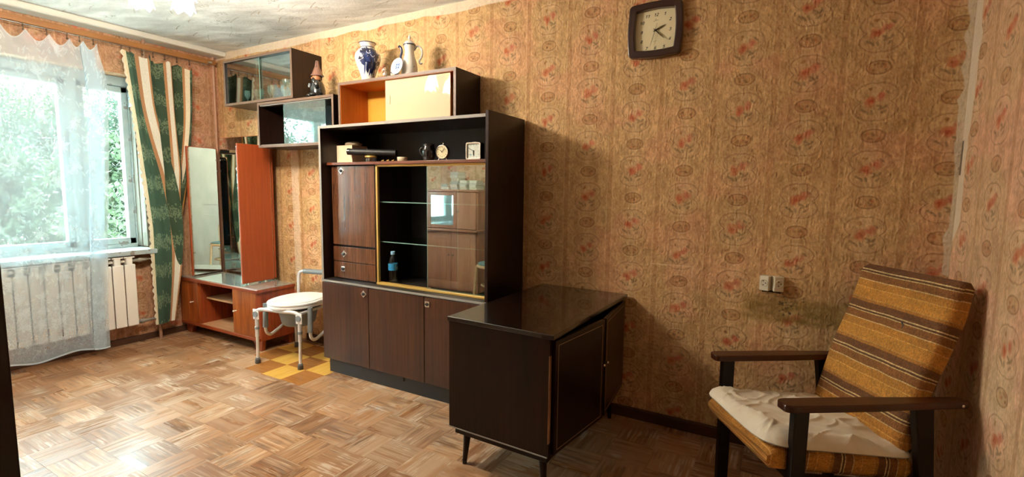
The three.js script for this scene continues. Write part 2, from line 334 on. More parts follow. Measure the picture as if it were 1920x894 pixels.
// ------------------------------------------------------------------ room shell
const floorO = struct('floor', bx(-0.4, RX + 0.3, -0.3, -0.012, -0.3, RZ + 0.3, 0), M.subfloor);
{
  const frustum = new THREE.Frustum().setFromProjectionMatrix(new THREE.Matrix4().multiplyMatrices(camera.projectionMatrix, camera.matrixWorldInverse.copy(camera.matrixWorld).invert()));
  const covered = (x, z) => (x > 1.95 && x < 3.2 && z < 0.3) || (x < 1.05 && z < 0.3) || (x > 3.45 && x < 3.8 && z < 0.6 && false);
  const seen = [], rest = [];
  for (let bi = -1; bi < 26; bi++) for (let bj = -1; bj < 16; bj++) {
    const x = BX0 + (bi + 0.5) * BS, z = BZ0 + (bj + 0.5) * BS, inView = frustum.intersectsSphere(new THREE.Sphere(V(x, 0, z), 0.09)) && !covered(x, z) && x < 4.9 && z < 2.45;
    (inView ? seen : rest).push([bi, bj, Math.hypot(x - 4.636, z - 2.68)]);
  }
  seen.sort((a, b) => a[2] - b[2]);
  const strips = ([bi, bj]) => {
    const par = (bi + bj) & 1, gs = [];
    for (let k = 0; k < 5; k++) {
      const g = 0.00015 + 0.0005 * Math.pow(hash(bi * 5 + k, bj, 77), 4), top = (hash(bi * 5 + k, bj, 78) - 0.6) * 0.0006;
      let x0 = BX0 + bi * BS, z0 = BZ0 + bj * BS, x1 = x0 + BS, z1 = z0 + BS;
      if (par) { x1 = x0 + (k + 1) * 0.04; x0 += k * 0.04; } else { z1 = z0 + (k + 1) * 0.04; z0 += k * 0.04; }
      x0 = Math.max(x0, 0.0); x1 = Math.min(x1, RX); z0 = Math.max(z0, 0); z1 = Math.min(z1, RZ);
      if (x1 - x0 < 0.006 || z1 - z0 < 0.006) continue;
      gs.push(bx(x0 + g, x1 - g, -0.012, top, z0 + g, z1 - g, 0));
    }
    return gs;
  };
  seen.forEach((b, i) => {
    const gs = strips(b); if (!gs.length) return;
    if (i < 58) { const o = new THREE.Group(); o.name = 'parquet_block'; floorO.add(o); gs.forEach((g) => obj('parquet_strip', g, M.floor, o)); }
    else if (i < 298) obj('parquet_block', gs, M.floor, floorO);
    else rest.push(b);
  });
  const o = obj('parquet_blocks_beyond', rest.flatMap(strips), M.floor, floorO); o.userData.kind = 'stuff';
}
struct('ceiling', bx(-0.4, RX + 0.3, RH, RH + 0.25, -0.3, RZ + 0.3, 0), M.ceiling);
struct('wall_back', bx(-0.35, RX + 0.25, 0, RH, -0.25, 0, 0), M.wallBack);
struct('wall_right', bx(RX, RX + 0.25, 0, RH, 0, RZ + 0.25, 0), M.wallRight);
struct('wall_front', bx(-0.35, RX, 0, RH, RZ, RZ + 0.25, 0), M.wallFront);
const WZ0 = 0.63, WZ1 = 2.45, WY0 = 0.775, WY1 = 2.17, WXF = -0.15;
struct('wall_left', [bx(-0.35, 0, 0, WY0 - 0.02, 0, RZ, 0), bx(-0.35, 0, WY1, RH, 0, RZ, 0), bx(-0.35, 0, WY0 - 0.02, WY1, 0, WZ0, 0), bx(-0.35, 0, WY0 - 0.02, WY1, WZ1, RZ, 0)], M.wallLeft);
struct('baseboard_back', [bx(1.16, 1.86, 0, 0.06, 0, 0.022, 0.004, 'x'), bx(3.25, RX, 0, 0.06, 0, 0.022, 0.004, 'x')], M.baseboard);
struct('baseboard_right', bx(RX - 0.022, RX, 0, 0.06, 0.022, RZ, 0.004, 'z'), M.baseboard);
struct('baseboard_left', bx(0, 0.02, 0, 0.05, 0.02, RZ, 0.004, 'z'), M.baseboard);
struct('trim_1', [bx(0, 0.16, 2.455, 2.5, 0.0, RZ, 0.012, 'z')], S({ color: 0xd4d2c8, roughness: 0.7 }));   // pale ledge between ceiling and window wall

// window: frame, mullion, two sashes with panes, casing boards, handle
{
  const w = new THREE.Group(); w.name = 'window_1'; w.userData.kind = 'structure'; scene.add(w);
  const X0 = -0.22, X1 = WXF;
  obj('window_frame', [bx(X0, X1 + 0.01, WY1 - 0.075, WY1, WZ0, WZ1, 0.004), bx(X0, X1 + 0.01, WY0, WY0 + 0.03, WZ0, WZ1, 0.004), bx(X0, X1 + 0.01, WY0, WY1, WZ1 - 0.06, WZ1, 0.004), bx(X0, X1 + 0.01, WY0, WY1, WZ0, WZ0 + 0.03, 0.004)], M.frameWhite, w);
  obj('mullion', bx(X0, X1 + 0.015, WY0 + 0.03, WY1 - 0.07, 0.995, 1.06, 0.005), M.frameWhite, w);
  const sash = (z0, z1) => {
    const a = X0 + 0.01, b = X1, y0 = WY0 + 0.03, y1 = WY1 - 0.08;
    const s = obj('window_sash', [bx(a, b, y0, y0 + 0.05, z0, z1, 0.004), bx(a, b, y1 - 0.045, y1, z0, z1, 0.004), bx(a, b, y0, y1, z0, z0 + 0.045, 0.004), bx(a, b, y0, y1, z1 - 0.045, z1, 0.004)], M.frameWhite, w);
    obj('pane', bx(a + 0.03, a + 0.034, y0 + 0.045, y1 - 0.04, z0 + 0.04, z1 - 0.04, 0), M.windowGlass, s);
    return s;
  };
  sash(0.66, 0.995); sash(1.06, 1.72); sash(1.74, 2.39);
  obj('casing_board', bx(X1, -0.075, WY0 + 0.01, 1.93, WZ0 - 0.005, WZ0 + 0.022, 0.002), M.casing, w);
  obj('casing_board', bx(-0.072, 0.006, WY0 + 0.01, 1.93, WZ0 - 0.005, WZ0 + 0.016, 0.002), M.casing, w);
  obj('casing_panel', bx(X1, 0.004, 1.935, WY1, WZ0 - 0.005, WZ0 + 0.03, 0.003), M.frameWhite, w);
  const st = obj('inner_sash_stile', bx(0.004, 0.05, WY0 + 0.02, WY1 - 0.05, 0.535, 0.58, 0.004), M.frameWhite, w);
  obj('window_handle', [rod([0.05, 1.21, 0.56], [0.062, 1.21, 0.56], 0.006), rod([0.062, 1.235, 0.56], [0.062, 1.165, 0.56], 0.006)], M.chrome, st);
  obj('window_sill', bx(-0.16, 0.13, WY0 - 0.04, WY0, 0.60, 2.5, 0.006, 'z'), M.frameWhite, w);
}

// ------------------------------------------------------------------ outside: ground and trees at the height of the window
struct('ground', bx(-60, -0.6, -7.2, -7, -45, 45, 0), S({ map: dataTex(256, 256, (u, v) => mixc([172, 170, 164], [206, 204, 198], fbm(u * 12, v * 12, 161, 4)), true, 9), roughness: 0.95 }));
{
  const leafG = (() => {                                              // a spray of seven folded leaves
    const gs = [];
    for (let i = 0; i < 7; i++) {
      const g = new THREE.BufferGeometry(); g.setAttribute('position', new THREE.Float32BufferAttribute([0, 0, 0, 0.035, 0.008, 0.05, 0, 0, 0.13, -0.035, 0.008, 0.05], 3));
      g.setAttribute('uv', new THREE.Float32BufferAttribute([0, 0, 1, 0.4, 0, 1, -1, 0.4], 2)); g.setIndex([0, 1, 2, 0, 2, 3]); g.computeVertexNormals();
      rot(g, (rnd() - 0.5) * 2, rnd() * 6.28, (rnd() - 0.5) * 2); g.translate((rnd() - 0.5) * 0.2, (rnd() - 0.5) * 0.2, (rnd() - 0.5) * 0.2); gs.push(g);
    }
    return merge(gs);
  })();
  const leafM = P({ color: 0xffffff, roughness: 0.9, transmission: 0.45, thickness: 0, side: THREE.DoubleSide, ior: 1.3 });
  const bark = S({ color: 0x4d3f31, roughness: 0.95 });
  const LBL = ['tall pale green tree just right of the window mullion', 'broad tree seen through the net curtain beside the mullion', 'light green tree filling the outer side of the window', 'deep green tree standing beyond the first row', 'yellow green tree far behind the others', 'slender tree behind the green drape', 'bushy tree reflected in the cabinet panes', 'tree far out past the left window jamb', 'dark tree at the edge of the yard', 'thin crowned tree behind the tall pale one', 'wide tree at the back of the yard', 'small round tree near the house'];
  const spots = [[-7.5, -3.0, 0.4, 2.1, 0], [-9.2, -0.3, 0.1, 2.3, 1], [-7.2, 2.3, 0.6, 2.2, 0], [-12, -3.6, 1.2, 2.9, 2], [-16, -0.6, 1.8, 3.4, 1], [-9, -5.2, 0.9, 2.4, 2], [-8, 5.4, 0.5, 2.5, 1], [-10, 9, 1, 3, 2], [-14, 4, 1.4, 3.2, 2], [-12, -8, 1.3, 3.2, 1], [-17, -5.4, 1.6, 3.4, 0], [-11, 0.9, 0.2, 2.4, 2]];
  spots.forEach(([x, z, cy, R, tone], i) => {
    const t = thing('leafy_tree', LBL[i], 'tree', [x, -7, z], 0, 'trees outside the window');
    const top = cy + 7, br = [rod([0, 0, 0], [0.1, top - 1, 0.1], 0.2, 0.07)];
    for (let k = 0; k < 9; k++) { const a = k * 2.4, y = top - 2 + k * 0.3; br.push(rod([0.05, y - 0.6, 0.05], [Math.cos(a) * R * 0.75, y + 0.5, Math.sin(a) * R * 0.75], 0.06, 0.015, 6)); }
    obj('trunk', br, bark, t);
    const N = 5200, im = new THREE.InstancedMesh(leafG, leafM, N), m = new THREE.Matrix4(), q = new THREE.Quaternion(), col = new THREE.Color();
    const cl = []; for (let k = 0; k < 26; k++) { const a = rnd() * 6.28, b = Math.acos(2 * rnd() - 1), r = R * (0.55 + 0.4 * rnd()); cl.push([Math.sin(b) * Math.cos(a) * r, Math.cos(b) * r * 0.9, Math.sin(b) * Math.sin(a) * r, 0.35 + 0.4 * rnd(), rnd()]); }
    for (let k = 0; k < N; k++) {
      const c = cl[k % 26], a = rnd() * 6.28, b = Math.acos(2 * rnd() - 1), r = c[3] * Math.cbrt(rnd()) * R * 0.55;
      q.setFromEuler(new THREE.Euler(rnd() * 6.28, rnd() * 6.28, rnd() * 6.28)); const s = 0.65 + rnd() * 0.5;
      m.compose(V(c[0] + Math.sin(b) * Math.cos(a) * r, top + c[1] + Math.cos(b) * r, c[2] + Math.sin(b) * Math.sin(a) * r), q, V(s, s, s)); im.setMatrixAt(k, m);
      const g = 0.75 + 0.5 * c[4] * rnd() + 0.2 * rnd(); col.setRGB((tone === 0 ? 0.048 : tone === 1 ? 0.040 : 0.030) * g, (tone === 0 ? 0.076 : tone === 1 ? 0.066 : 0.052) * g, (tone === 0 ? 0.034 : 0.031) * g); im.setColorAt(k, col);
    }
    im.name = 'leaves'; im.userData.kind = 'stuff'; t.add(im);
  });
}

{
  const d = new THREE.Group(); d.name = 'door_1'; d.userData.kind = 'structure'; scene.add(d);  // unseen door, added so the mirrors have something pale to reflect
  const dm = S({ map: dataTex(128, 256, (u, v) => mixc([196, 206, 202], [216, 222, 218], fbm(u * 9, v * 14, 501, 4)), true, 0.8, 2), roughness: 0.45 });
  obj('door_leaf', bx(1.82, 2.62, 0.01, 2.0, RZ - 0.045, RZ - 0.008, 0.003), dm, d);
  for (const [a, b] of [[0.15, 0.85], [1.0, 1.88]]) obj('door_panel', bx(1.94, 2.50, a, b, RZ - 0.052, RZ - 0.044, 0.006), dm, d);
  obj('door_casing', [bx(1.74, 1.82, 0, 2.08, RZ - 0.03, RZ, 0.003), bx(2.62, 2.70, 0, 2.08, RZ - 0.03, RZ, 0.003), bx(1.74, 2.70, 2.0, 2.08, RZ - 0.031, RZ, 0.003)], dm, d);
  obj('door_handle', [rod([1.9, 1.0, RZ - 0.045], [1.9, 1.0, RZ - 0.09], 0.008), rod([1.89, 1.0, RZ - 0.09], [2.0, 1.0, RZ - 0.09], 0.008)], M.chrome, d);
}

// ------------------------------------------------------------------ wall unit
const knobGeo = (() => { const s = new THREE.Shape(); s.moveTo(-0.016, -0.016); s.lineTo(0.016, -0.016); s.lineTo(0.016, 0.016); s.lineTo(-0.016, 0.016); s.closePath(); return extrude(s, 0.004, 0.0015); })();
function plateHandle(parent, x, y, z, diamond) {                       // square nickel plate with a dark recess and a small pull
  const g = knobGeo.clone(); if (diamond) g.rotateZ(Math.PI / 4);
  const h = obj('handle', g.translate(x, y, z), M.chrome, parent);
  obj('handle_pull', [new THREE.TorusGeometry(0.008, 0.0025, 6, 14).translate(x, y, z + 0.009), rod([x - 0.012, y, z + 0.008], [x + 0.012, y, z + 0.008], 0.003)], M.blackPlastic, h);
}
{
  const t = thing('wall_unit', 'large dark brown wall unit with bar door, drawers and glass showcase', 'cabinet', [1.88, 0, 0.012]);
  const W = 1.35, D = 0.418;
  obj('plinth', bx(0.02, W - 0.02, 0, 0.11, 0.01, D - 0.03, 0.002, 'x'), M.blackBase, t);
  obj('lower_carcass', [bx(0, W, 0.11, 0.128, 0.002, D - 0.018, 0), bx(0, 0.018, 0.128, 0.652, 0.002, D - 0.018, 0), bx(W - 0.018, W, 0.128, 0.652, 0.002, D - 0.018, 0), bx(0.02, W - 0.02, 0.128, 0.652, 0.002, 0.012, 0)], M.darkWood, t);
  obj('lower_top', bx(0, W, 0.652, 0.667, 0.002, D + 0.004, 0.002, 'x'), M.innerDark, t);
  obj('top_edging', bx(0, W, 0.653, 0.666, D + 0.004, D + 0.0065, 0, 'x'), M.edgeGrey, t);
  for (const [a, b, hx, dia, nm] of [[0, 0.438, 0.40, true], [0.441, 0.90, null], [0.903, W, 0.928, false]]) {
    const d = obj('door', bx(a + 0.001, b - 0.001, 0.108, 0.648, D - 0.017, D + 0.003, 0.002), M.doorWood, t);
    if (hx) plateHandle(d, hx, 0.605, D + 0.003, dia);
  }
  obj('side_panel', bx(0, 0.02, 0.667, 1.705, 0.002, D, 0.0015), M.darkWood, t);
  obj('side_panel', bx(W - 0.02, W, 0.667, 1.722, 0.002, D, 0.0015), M.darkWood, t);
  obj('panel_edging', [bx(0.001, 0.019, 0.668, 1.704, D, D + 0.0015, 0), bx(0.02, W - 0.02, 1.687, 1.704, D - 0.002, D + 0.0005, 0)], M.edgeGrey, t);
  obj('top_board', bx(0.02, W - 0.02, 1.685, 1.705, 0.002, D - 0.002, 0.001, 'x'), M.darkWood, t);
  obj('back_panel', bx(0.02, W - 0.02, 0.667, 1.685, 0.002, 0.01, 0), M.innerDark, t);
  const ZI = 0.35;
  obj('niche_shelf', bx(0.02, W - 0.02, 1.446, 1.464, 0.01, ZI + 0.022, 0.0015, 'x'), M.shelfWood, t);
  obj('divider', bx(0.443, 0.455, 0.667, 1.446, 0.01, ZI, 0.001), M.darkWood, t);
  obj('filler_strip', bx(0.02, 0.04, 0.667, 1.446, 0.25, ZI - 0.03, 0), M.darkWood, t);
  const bar = obj('bar_door', bx(0.041, 0.438, 0.905, 1.44, ZI - 0.018, ZI, 0.002), M.barWood, t);
  plateHandle(bar, 0.137, 1.408, ZI, true);
  const d1 = obj('drawer', bx(0.041, 0.438, 0.791, 0.892, ZI - 0.018, ZI, 0.002), M.barWood, t); plateHandle(d1, 0.145, 0.842, ZI, true);
  const d2 = obj('drawer', bx(0.041, 0.438, 0.674, 0.787, ZI - 0.018, ZI, 0.002), M.barWood, t); plateHandle(d2, 0.137, 0.738, ZI, false);
  obj('drawer_divider', bx(0.04, 0.44, 0.893, 0.903, 0.012, ZI - 0.02, 0), M.darkWood, t);
  obj('showcase_frame', [bx(0.455, 0.47, 0.668, 1.446, ZI - 0.012, ZI + 0.006, 0.002), bx(0.455, W - 0.02, 1.432, 1.446, ZI - 0.012, ZI + 0.006, 0.002, 'x'), bx(0.455, W - 0.02, 0.667, 0.680, ZI - 0.03, ZI + 0.012, 0.002, 'x')], M.gold, t);
  for (const y of [0.943, 1.203]) { const s = obj('glass_shelf', bx(0.457, W - 0.022, y, y + 0.006, 0.03, ZI - 0.03, 0), M.glass, t); obj('shelf_edge', bx(0.457, W - 0.022, y, y + 0.006, ZI - 0.03, ZI - 0.0285, 0), M.glassEdge, s); }
  const grip = (p, x, y, z) => obj('finger_grip', bx(x - 0.006, x + 0.006, y - 0.045, y + 0.045, z, z + 0.004, 0.002), M.clear, p);
  const p1 = obj('glass_door', bx(0.872, 1.312, 0.68, 1.432, ZI - 0.003, ZI + 0.001, 0), M.glass, t); grip(p1, 0.895, 1.085, ZI + 0.001);
  obj('door_edge', bx(0.8705, 0.872, 0.68, 1.432, ZI - 0.003, ZI + 0.001, 0), M.glassEdge, p1);
  const p2 = obj('glass_door', bx(1.09, 1.328, 0.68, 1.432, ZI - 0.016, ZI - 0.012, 0), M.glass, t); grip(p2, 1.30, 1.085, ZI - 0.012);
  obj('door_edge', bx(1.0885, 1.09, 0.68, 1.432, ZI - 0.016, ZI - 0.012, 0), M.glassEdge, p2);
}

// ------------------------------------------------------------------ three hung cabinets
function hungCabinet(name, label, x0, x1, y0, y1, D, inner, edge) {
  const t = thing(name, label, 'wall cabinet', [x0, y0, 0.006]); const W = x1 - x0, H = y1 - y0, k = 0.018;
  obj('side_panel', bx(0, k, 0, H, 0, D, 0.0012), M.darkWood, t); obj('side_panel', bx(W - k, W, 0, H, 0, D, 0.0012), M.darkWood, t);
  obj('top_board', bx(k, W - k, H - k, H, 0, D, 0.0012, 'x'), M.darkWood, t); obj('bottom_board', bx(k, W - k, 0, k, 0, D, 0.0012, 'x'), M.darkWood, t);
  obj('back_panel', bx(k, W - k, k, H - k, 0.002, 0.01, 0), inner, t);
  obj('front_edging', [bx(0, W, H - k, H, D, D + 0.002, 0), bx(0, W, 0, k, D, D + 0.002, 0), bx(0, k, k, H - k, D, D + 0.002, 0), bx(W - k, W, k, H - k, D, D + 0.002, 0)], edge, t);
  return [t, W, H, k];
}
{
  const [t, W, H, k] = hungCabinet('hung_glass_cabinet', 'topmost dark hung cabinet with closed glass panes and drinking glasses inside', 0.56, 1.42, 1.952, 2.312, 0.264, M.innerDark, M.edgeBrown);
  obj('inner_shelf_liner', bx(k, W - k, k, k + 0.002, 0.012, 0.24, 0), M.edgeGrey, t);
  for (const [a, b, z] of [[k, 0.455, 0.250], [0.40, W - k, 0.238]]) { const g = obj('glass_pane', bx(a, b, k, H - k, z, z + 0.004, 0), M.glass, t); obj('pane_edge', bx(a < 0.2 ? b : a - 0.0015, a < 0.2 ? b + 0.0015 : a, k, H - k, z, z + 0.004, 0), M.glassEdge, g); }
}
{
  const [t, W, H, k] = hungCabinet('hung_glass_cabinet', 'middle dark hung cabinet left half open with a bright sliding pane', 0.99, 1.85, 1.60, 1.946, 0.264, M.innerDark, M.edgeBrown);
  const g = obj('glass_pane', bx(0.295, 0.755, k, H - k, 0.244, 0.248, 0), M.glass, t); obj('pane_edge', bx(0.2935, 0.295, k, H - k, 0.244, 0.248, 0), M.glassEdge, g);
  const g2 = obj('glass_pane', bx(0.32, 0.74, k, H - k, 0.232, 0.236, 0), M.glass, t);
  obj('track', [bx(k, W - k, H - k - 0.008, H - k, 0.226, 0.256, 0), bx(k, W - k, k, k + 0.005, 0.226, 0.256, 0)], M.edgeGrey, t);
}
{
  const [t, W, H, k] = hungCabinet('hung_glass_cabinet', 'ochre lined hung cabinet with cream sliding door on top of the wall unit', 1.90, 2.90, 1.711, 2.016, 0.264, M.ochre, M.edgeBrown);
  obj('lining', [bx(k, k + 0.003, k, H - k, 0.01, 0.262, 0), bx(W - k - 0.003, W - k, k, H - k, 0.01, 0.262, 0), bx(k, W - k, H - k - 0.003, H - k, 0.01, 0.262, 0, 'x'), bx(k, W - k, k, k + 0.003, 0.01, 0.262, 0, 'x')], M.orangeWood, t);
  const d = obj('cream_door', bx(0.42, 0.945, k + 0.003, H - k - 0.003, 0.240, 0.246, 0.001), M.cream, t);
  obj('finger_grip', bx(0.452, 0.462, 0.13, 0.185, 0.246, 0.249, 0.002), M.cream, d);
  const d2 = obj('cream_door', bx(0.47, 0.93, k + 0.003, H - k - 0.003, 0.226, 0.232, 0.001), M.cream, t);
}

// ------------------------------------------------------------------ dressing table with three mirrors
{
  const t = thing('dressing_table', 'low reddish walnut dressing table with three tall mirrors and open shelves', 'dressing table', [0.0, 0, 0]);
  const x0 = 0.015, x1 = 1.135, F = 0.425, B = 0.10;
  obj('table_top', bx(x0 - 0.005, x1 + 0.01, 0.472, 0.498, B, F + 0.012, 0.004, 'x'), M.redBrown, t);
  obj('glass_sheet', bx(x0 + 0.01, x1, 0.4985, 0.5025, B + 0.01, F, 0), P({ color: 0x9fa8a0, roughness: 0.05, clearcoat: 1, clearcoatRoughness: 0.03 }), t);
  obj('carcass', [bx(x0, x0 + 0.02, 0.085, 0.472, B, F, 0.002), bx(x1 - 0.03, x1, 0.085, 0.472, B, F - 0.03, 0.002), bx(x0 + 0.02, x1 - 0.03, 0.10, 0.472, B, B + 0.008, 0), bx(0.30, 0.318, 0.11, 0.472, B + 0.01, F - 0.015, 0), bx(0.80, 0.818, 0.11, 0.472, B + 0.01, F - 0.015, 0)], M.redBrown, t);
  obj('corner_post', new THREE.CylinderGeometry(0.03, 0.03, 0.387, 14).translate(x1 - 0.03, 0.2785, F - 0.032), M.redBrown, t);
  obj('bottom_board', bx(x0, x1 - 0.005, 0.085, 0.11, B, F + 0.004, 0.004, 'x'), M.redBrown, t);
  obj('shelf_liner', bx(0.318, 0.80, 0.110, 0.112, B + 0.01, F - 0.005, 0, 'x'), M.paleWood, t);
  obj('shelf', bx(0.318, 0.80, 0.322, 0.336, B + 0.01, F - 0.06, 0.001, 'x'), M.paleWood, t);
  obj('stile', bx(x0 + 0.02, 0.15, 0.11, 0.472, F - 0.018, F, 0.001), M.redWalnut, t);
  const knob = (p, x, y) => obj('knob', [rod([x, y, F], [x, y, F + 0.02], 0.004), new THREE.SphereGeometry(0.007, 10, 8).translate(x, y, F + 0.024)], M.white, p);
  knob(obj('door', bx(0.153, 0.30, 0.112, 0.470, F - 0.018, F, 0.002), M.redWalnut, t), 0.222, 0.295);
  knob(obj('door', bx(0.80, x1 - 0.03, 0.112, 0.470, F - 0.018, F, 0.002), M.redWalnut, t), 0.846, 0.30);
  const foot = (x, s) => { const sh = new THREE.Shape(); sh.moveTo(0, 0); sh.lineTo(0.07, 0); sh.lineTo(0.085, 0.085); sh.lineTo(-0.06, 0.085); sh.quadraticCurveTo(-0.005, 0.06, 0, 0); const g = extrude(sh, 0.03, 0.002); if (s < 0) g.scale(-1, 1, 1); return triUV(g.translate(x, 0, F - 0.06)); };
  obj('foot', foot(1.04, 1), M.redBrown, t); 
  { const g = foot(0.12, -1); const idx = g.attributes.position; for (let i = 0; i < idx.count; i += 3) { for (const a of ['position', 'normal', 'uv']) { const at = g.attributes[a], n = at.itemSize; for (let c = 0; c < n; c++) { const v = at.array[(i + 1) * n + c]; at.array[(i + 1) * n + c] = at.array[(i + 2) * n + c]; at.array[(i + 2) * n + c] = v; } } } g.computeVertexNormals(); obj('foot', g, M.redBrown, t); }
  obj('foot', bx(0.05, 0.12, 0, 0.085, B + 0.01, B + 0.05), M.redBrown, t); obj('foot', bx(1.04, 1.11, 0, 0.085, B + 0.01, B + 0.05), M.redBrown, t);
  // centre mirror on its backing board, two hinged wings
  const mirror = (parent, w, y0, y1) => {                             // in its own frame: x 0..w, front towards +z
    obj('mirror_board', bx(0, w, y0, y1, -0.018, 0, 0.003), M.wingBack, parent);
    const s = new THREE.Shape(), a = 0.006, r = 0.025; s.moveTo(a, y0 + a); s.lineTo(w - a, y0 + a); s.lineTo(w - a, y1 - a - r); s.quadraticCurveTo(w - a, y1 - a, w - a - r, y1 - a); s.lineTo(a + r, y1 - a); s.quadraticCurveTo(a, y1 - a, a, y1 - a - r); s.closePath();
    obj('mirror_glass', extrude(s, 0.003, 0.002).translate(0, 0, 0.002), M.mirror, parent);
    for (const [x, y] of [[0.02, y0 + 0.2], [w - 0.004, y0 + 0.2], [0.004, y1 - 0.2], [w - 0.004, y1 - 0.2]]) obj('mirror_clip', bx(Math.max(0, x - 0.008), Math.min(w, x + 0.006), y - 0.006, y + 0.006, 0.001, 0.011, 0.001), M.chrome, parent);
  };
  const wing = (x, z, ang) => { const g = new THREE.Group(); g.name = 'mirror_wing'; g.position.set(x, 0, z); g.rotation.y = ang; t.add(g); return g; };
  const c = new THREE.Group(); c.name = 'centre_mirror'; c.position.set(0.135, 0, 0.085); t.add(c); mirror(c, 0.725, 0.515, 1.728);
  mirror(wing(0.176, 0.389, Math.atan2(0.289, -0.064)), 0.297, 0.513, 1.632);
  mirror(wing(0.855, 0.10, Math.atan2(-0.286, 0.018)), 0.288, 0.513, 1.632);
}

// ------------------------------------------------------------------ folding commode chair
{
  const t = thing('commode_chair', 'white tubular commode chair with oval lid and swung-down grey armrests', 'commode chair', [1.47, 0, 0.33], 0.2085);
  const R = 0.0125, hx = 0.19, zf = 0.195, zb = -0.19, yt = 0.405;
  const legs = [[-hx, zf], [hx, zf], [-hx, zb], [hx, zb]];
  for (const [x, z] of legs) {
    const l = obj('leg', [rod([x, 0.035, z * 1.03], [x, yt - 0.06, z], R * 0.85), rod([x, 0.20, z * 1.015], [x, yt - 0.05, z], R * 1.08)], M.alu, t);
    obj('rubber_foot', lathe([[0, 0], [0.019, 0], [0.018, 0.03], [0.0145, 0.042], [0, 0.042]], 14).translate(x, 0, z * 1.035), M.greyRubber, l);
    obj('leg_collar', new THREE.CylinderGeometry(0.0165, 0.0165, 0.018, 14).translate(x, 0.265, z * 1.01), M.greyPlastic, l);
  }
  const arch = (z) => [[-hx, yt - 0.07, z], [-hx, yt - 0.03, z], [-hx + 0.035, yt, z], [0, yt, z], [hx - 0.035, yt, z], [hx, yt - 0.03, z], [hx, yt - 0.07, z]];
  obj('front_frame', tube(arch(zf), R * 1.05, 48, 10), M.alu, t);
  obj('rear_frame', tube(arch(zb), R * 1.05, 48, 10), M.alu, t);
  obj('side_rail', rod([-hx + 0.02, yt - 0.012, zf], [-hx + 0.02, yt - 0.012, zb], R * 0.9), M.alu, t);
  obj('side_rail', rod([hx - 0.02, yt - 0.012, zf], [hx - 0.02, yt - 0.012, zb], R * 0.9), M.alu, t);
  for (const s of [-1, 1]) obj('hinge_disc', new THREE.CylinderGeometry(0.021, 0.021, 0.012, 18).rotateX(Math.PI / 2).translate(s * hx, yt - 0.035, zf + 0.014), M.greyPlastic, t);
  for (const s of [-1, 1]) obj('hinge_plate', bx(s * hx - 0.026, s * hx + 0.026, yt - 0.075, yt + 0.002, zf + 0.004, zf + 0.012, 0.004), M.whitePlastic, t);
  for (const s of [-1, 1]) {                                          // armrests swung down beside the seat
    const x = s * (hx + 0.012);
    const a = obj('armrest', tube([[x, yt + 0.005, 0.10], [x, 0.24, 0.105], [x, 0.19, 0.085], [x, 0.18, 0.04], [x, 0.22, -0.07], [x, 0.26, -0.115], [x, 0.33, -0.13], [x, yt - 0.01, -0.13]], R * 0.95, 60, 10), M.alu, t);
    obj('arm_pad', [rod([x, 0.245, 0.105], [x, yt + 0.02, 0.10], 0.019, 0.017, 14)], M.greyPlastic, a);
  }
  // low backrest hoop with a padded bar
  obj('back_hoop', tube([[-hx + 0.02, yt - 0.02, zb - 0.02], [-hx + 0.02, 0.57, zb - 0.03], [-hx + 0.03, 0.61, zb - 0.03], [-hx + 0.07, 0.625, zb - 0.03], [hx - 0.07, 0.625, zb - 0.03], [hx - 0.03, 0.61, zb - 0.03], [hx - 0.02, 0.57, zb - 0.03], [hx - 0.02, yt - 0.02, zb - 0.02]], R, 70, 10, false, 0.2), M.alu, t);
  obj('back_pad', rod([-hx + 0.075, 0.625, zb - 0.03], [hx - 0.075, 0.625, zb - 0.03], 0.020, 0.020, 14), M.greyPlastic, t);
  const oval = (a, b, y0, y1, bev) => { const s = new THREE.Shape(); for (let i = 0; i <= 48; i++) { const th = i / 48 * 6.28319, k = Math.pow(Math.abs(Math.sin(th)), 0.9) * Math.sign(Math.sin(th)); const px = Math.cos(th) * a, py = k * b; i ? s.lineTo(px, py) : s.moveTo(px, py); } return extrude(s, y1 - y0 - 2 * bev, bev, 4).rotateX(-Math.PI / 2).translate(0, y0 + bev, 0); };
  const rnd2 = (g) => g.translate(0.005, 0, -0.01);
  obj('seat', rnd2(oval(0.185, 0.225, 0.418, 0.440, 0.006)), M.whitePlastic, t);
  obj('lid', [rnd2(oval(0.188, 0.228, 0.441, 0.456, 0.005)), rnd2(oval(0.165, 0.205, 0.455, 0.463, 0.003))], M.whitePlastic, t);
  obj('bucket', lathe([[0, 0.265], [0.10, 0.265], [0.118, 0.285], [0.142, 0.385], [0.16, 0.392], [0.16, 0.400], [0.138, 0.398]], 32).translate(0.01, 0, 0.0), M.greyPlastic, t);
}

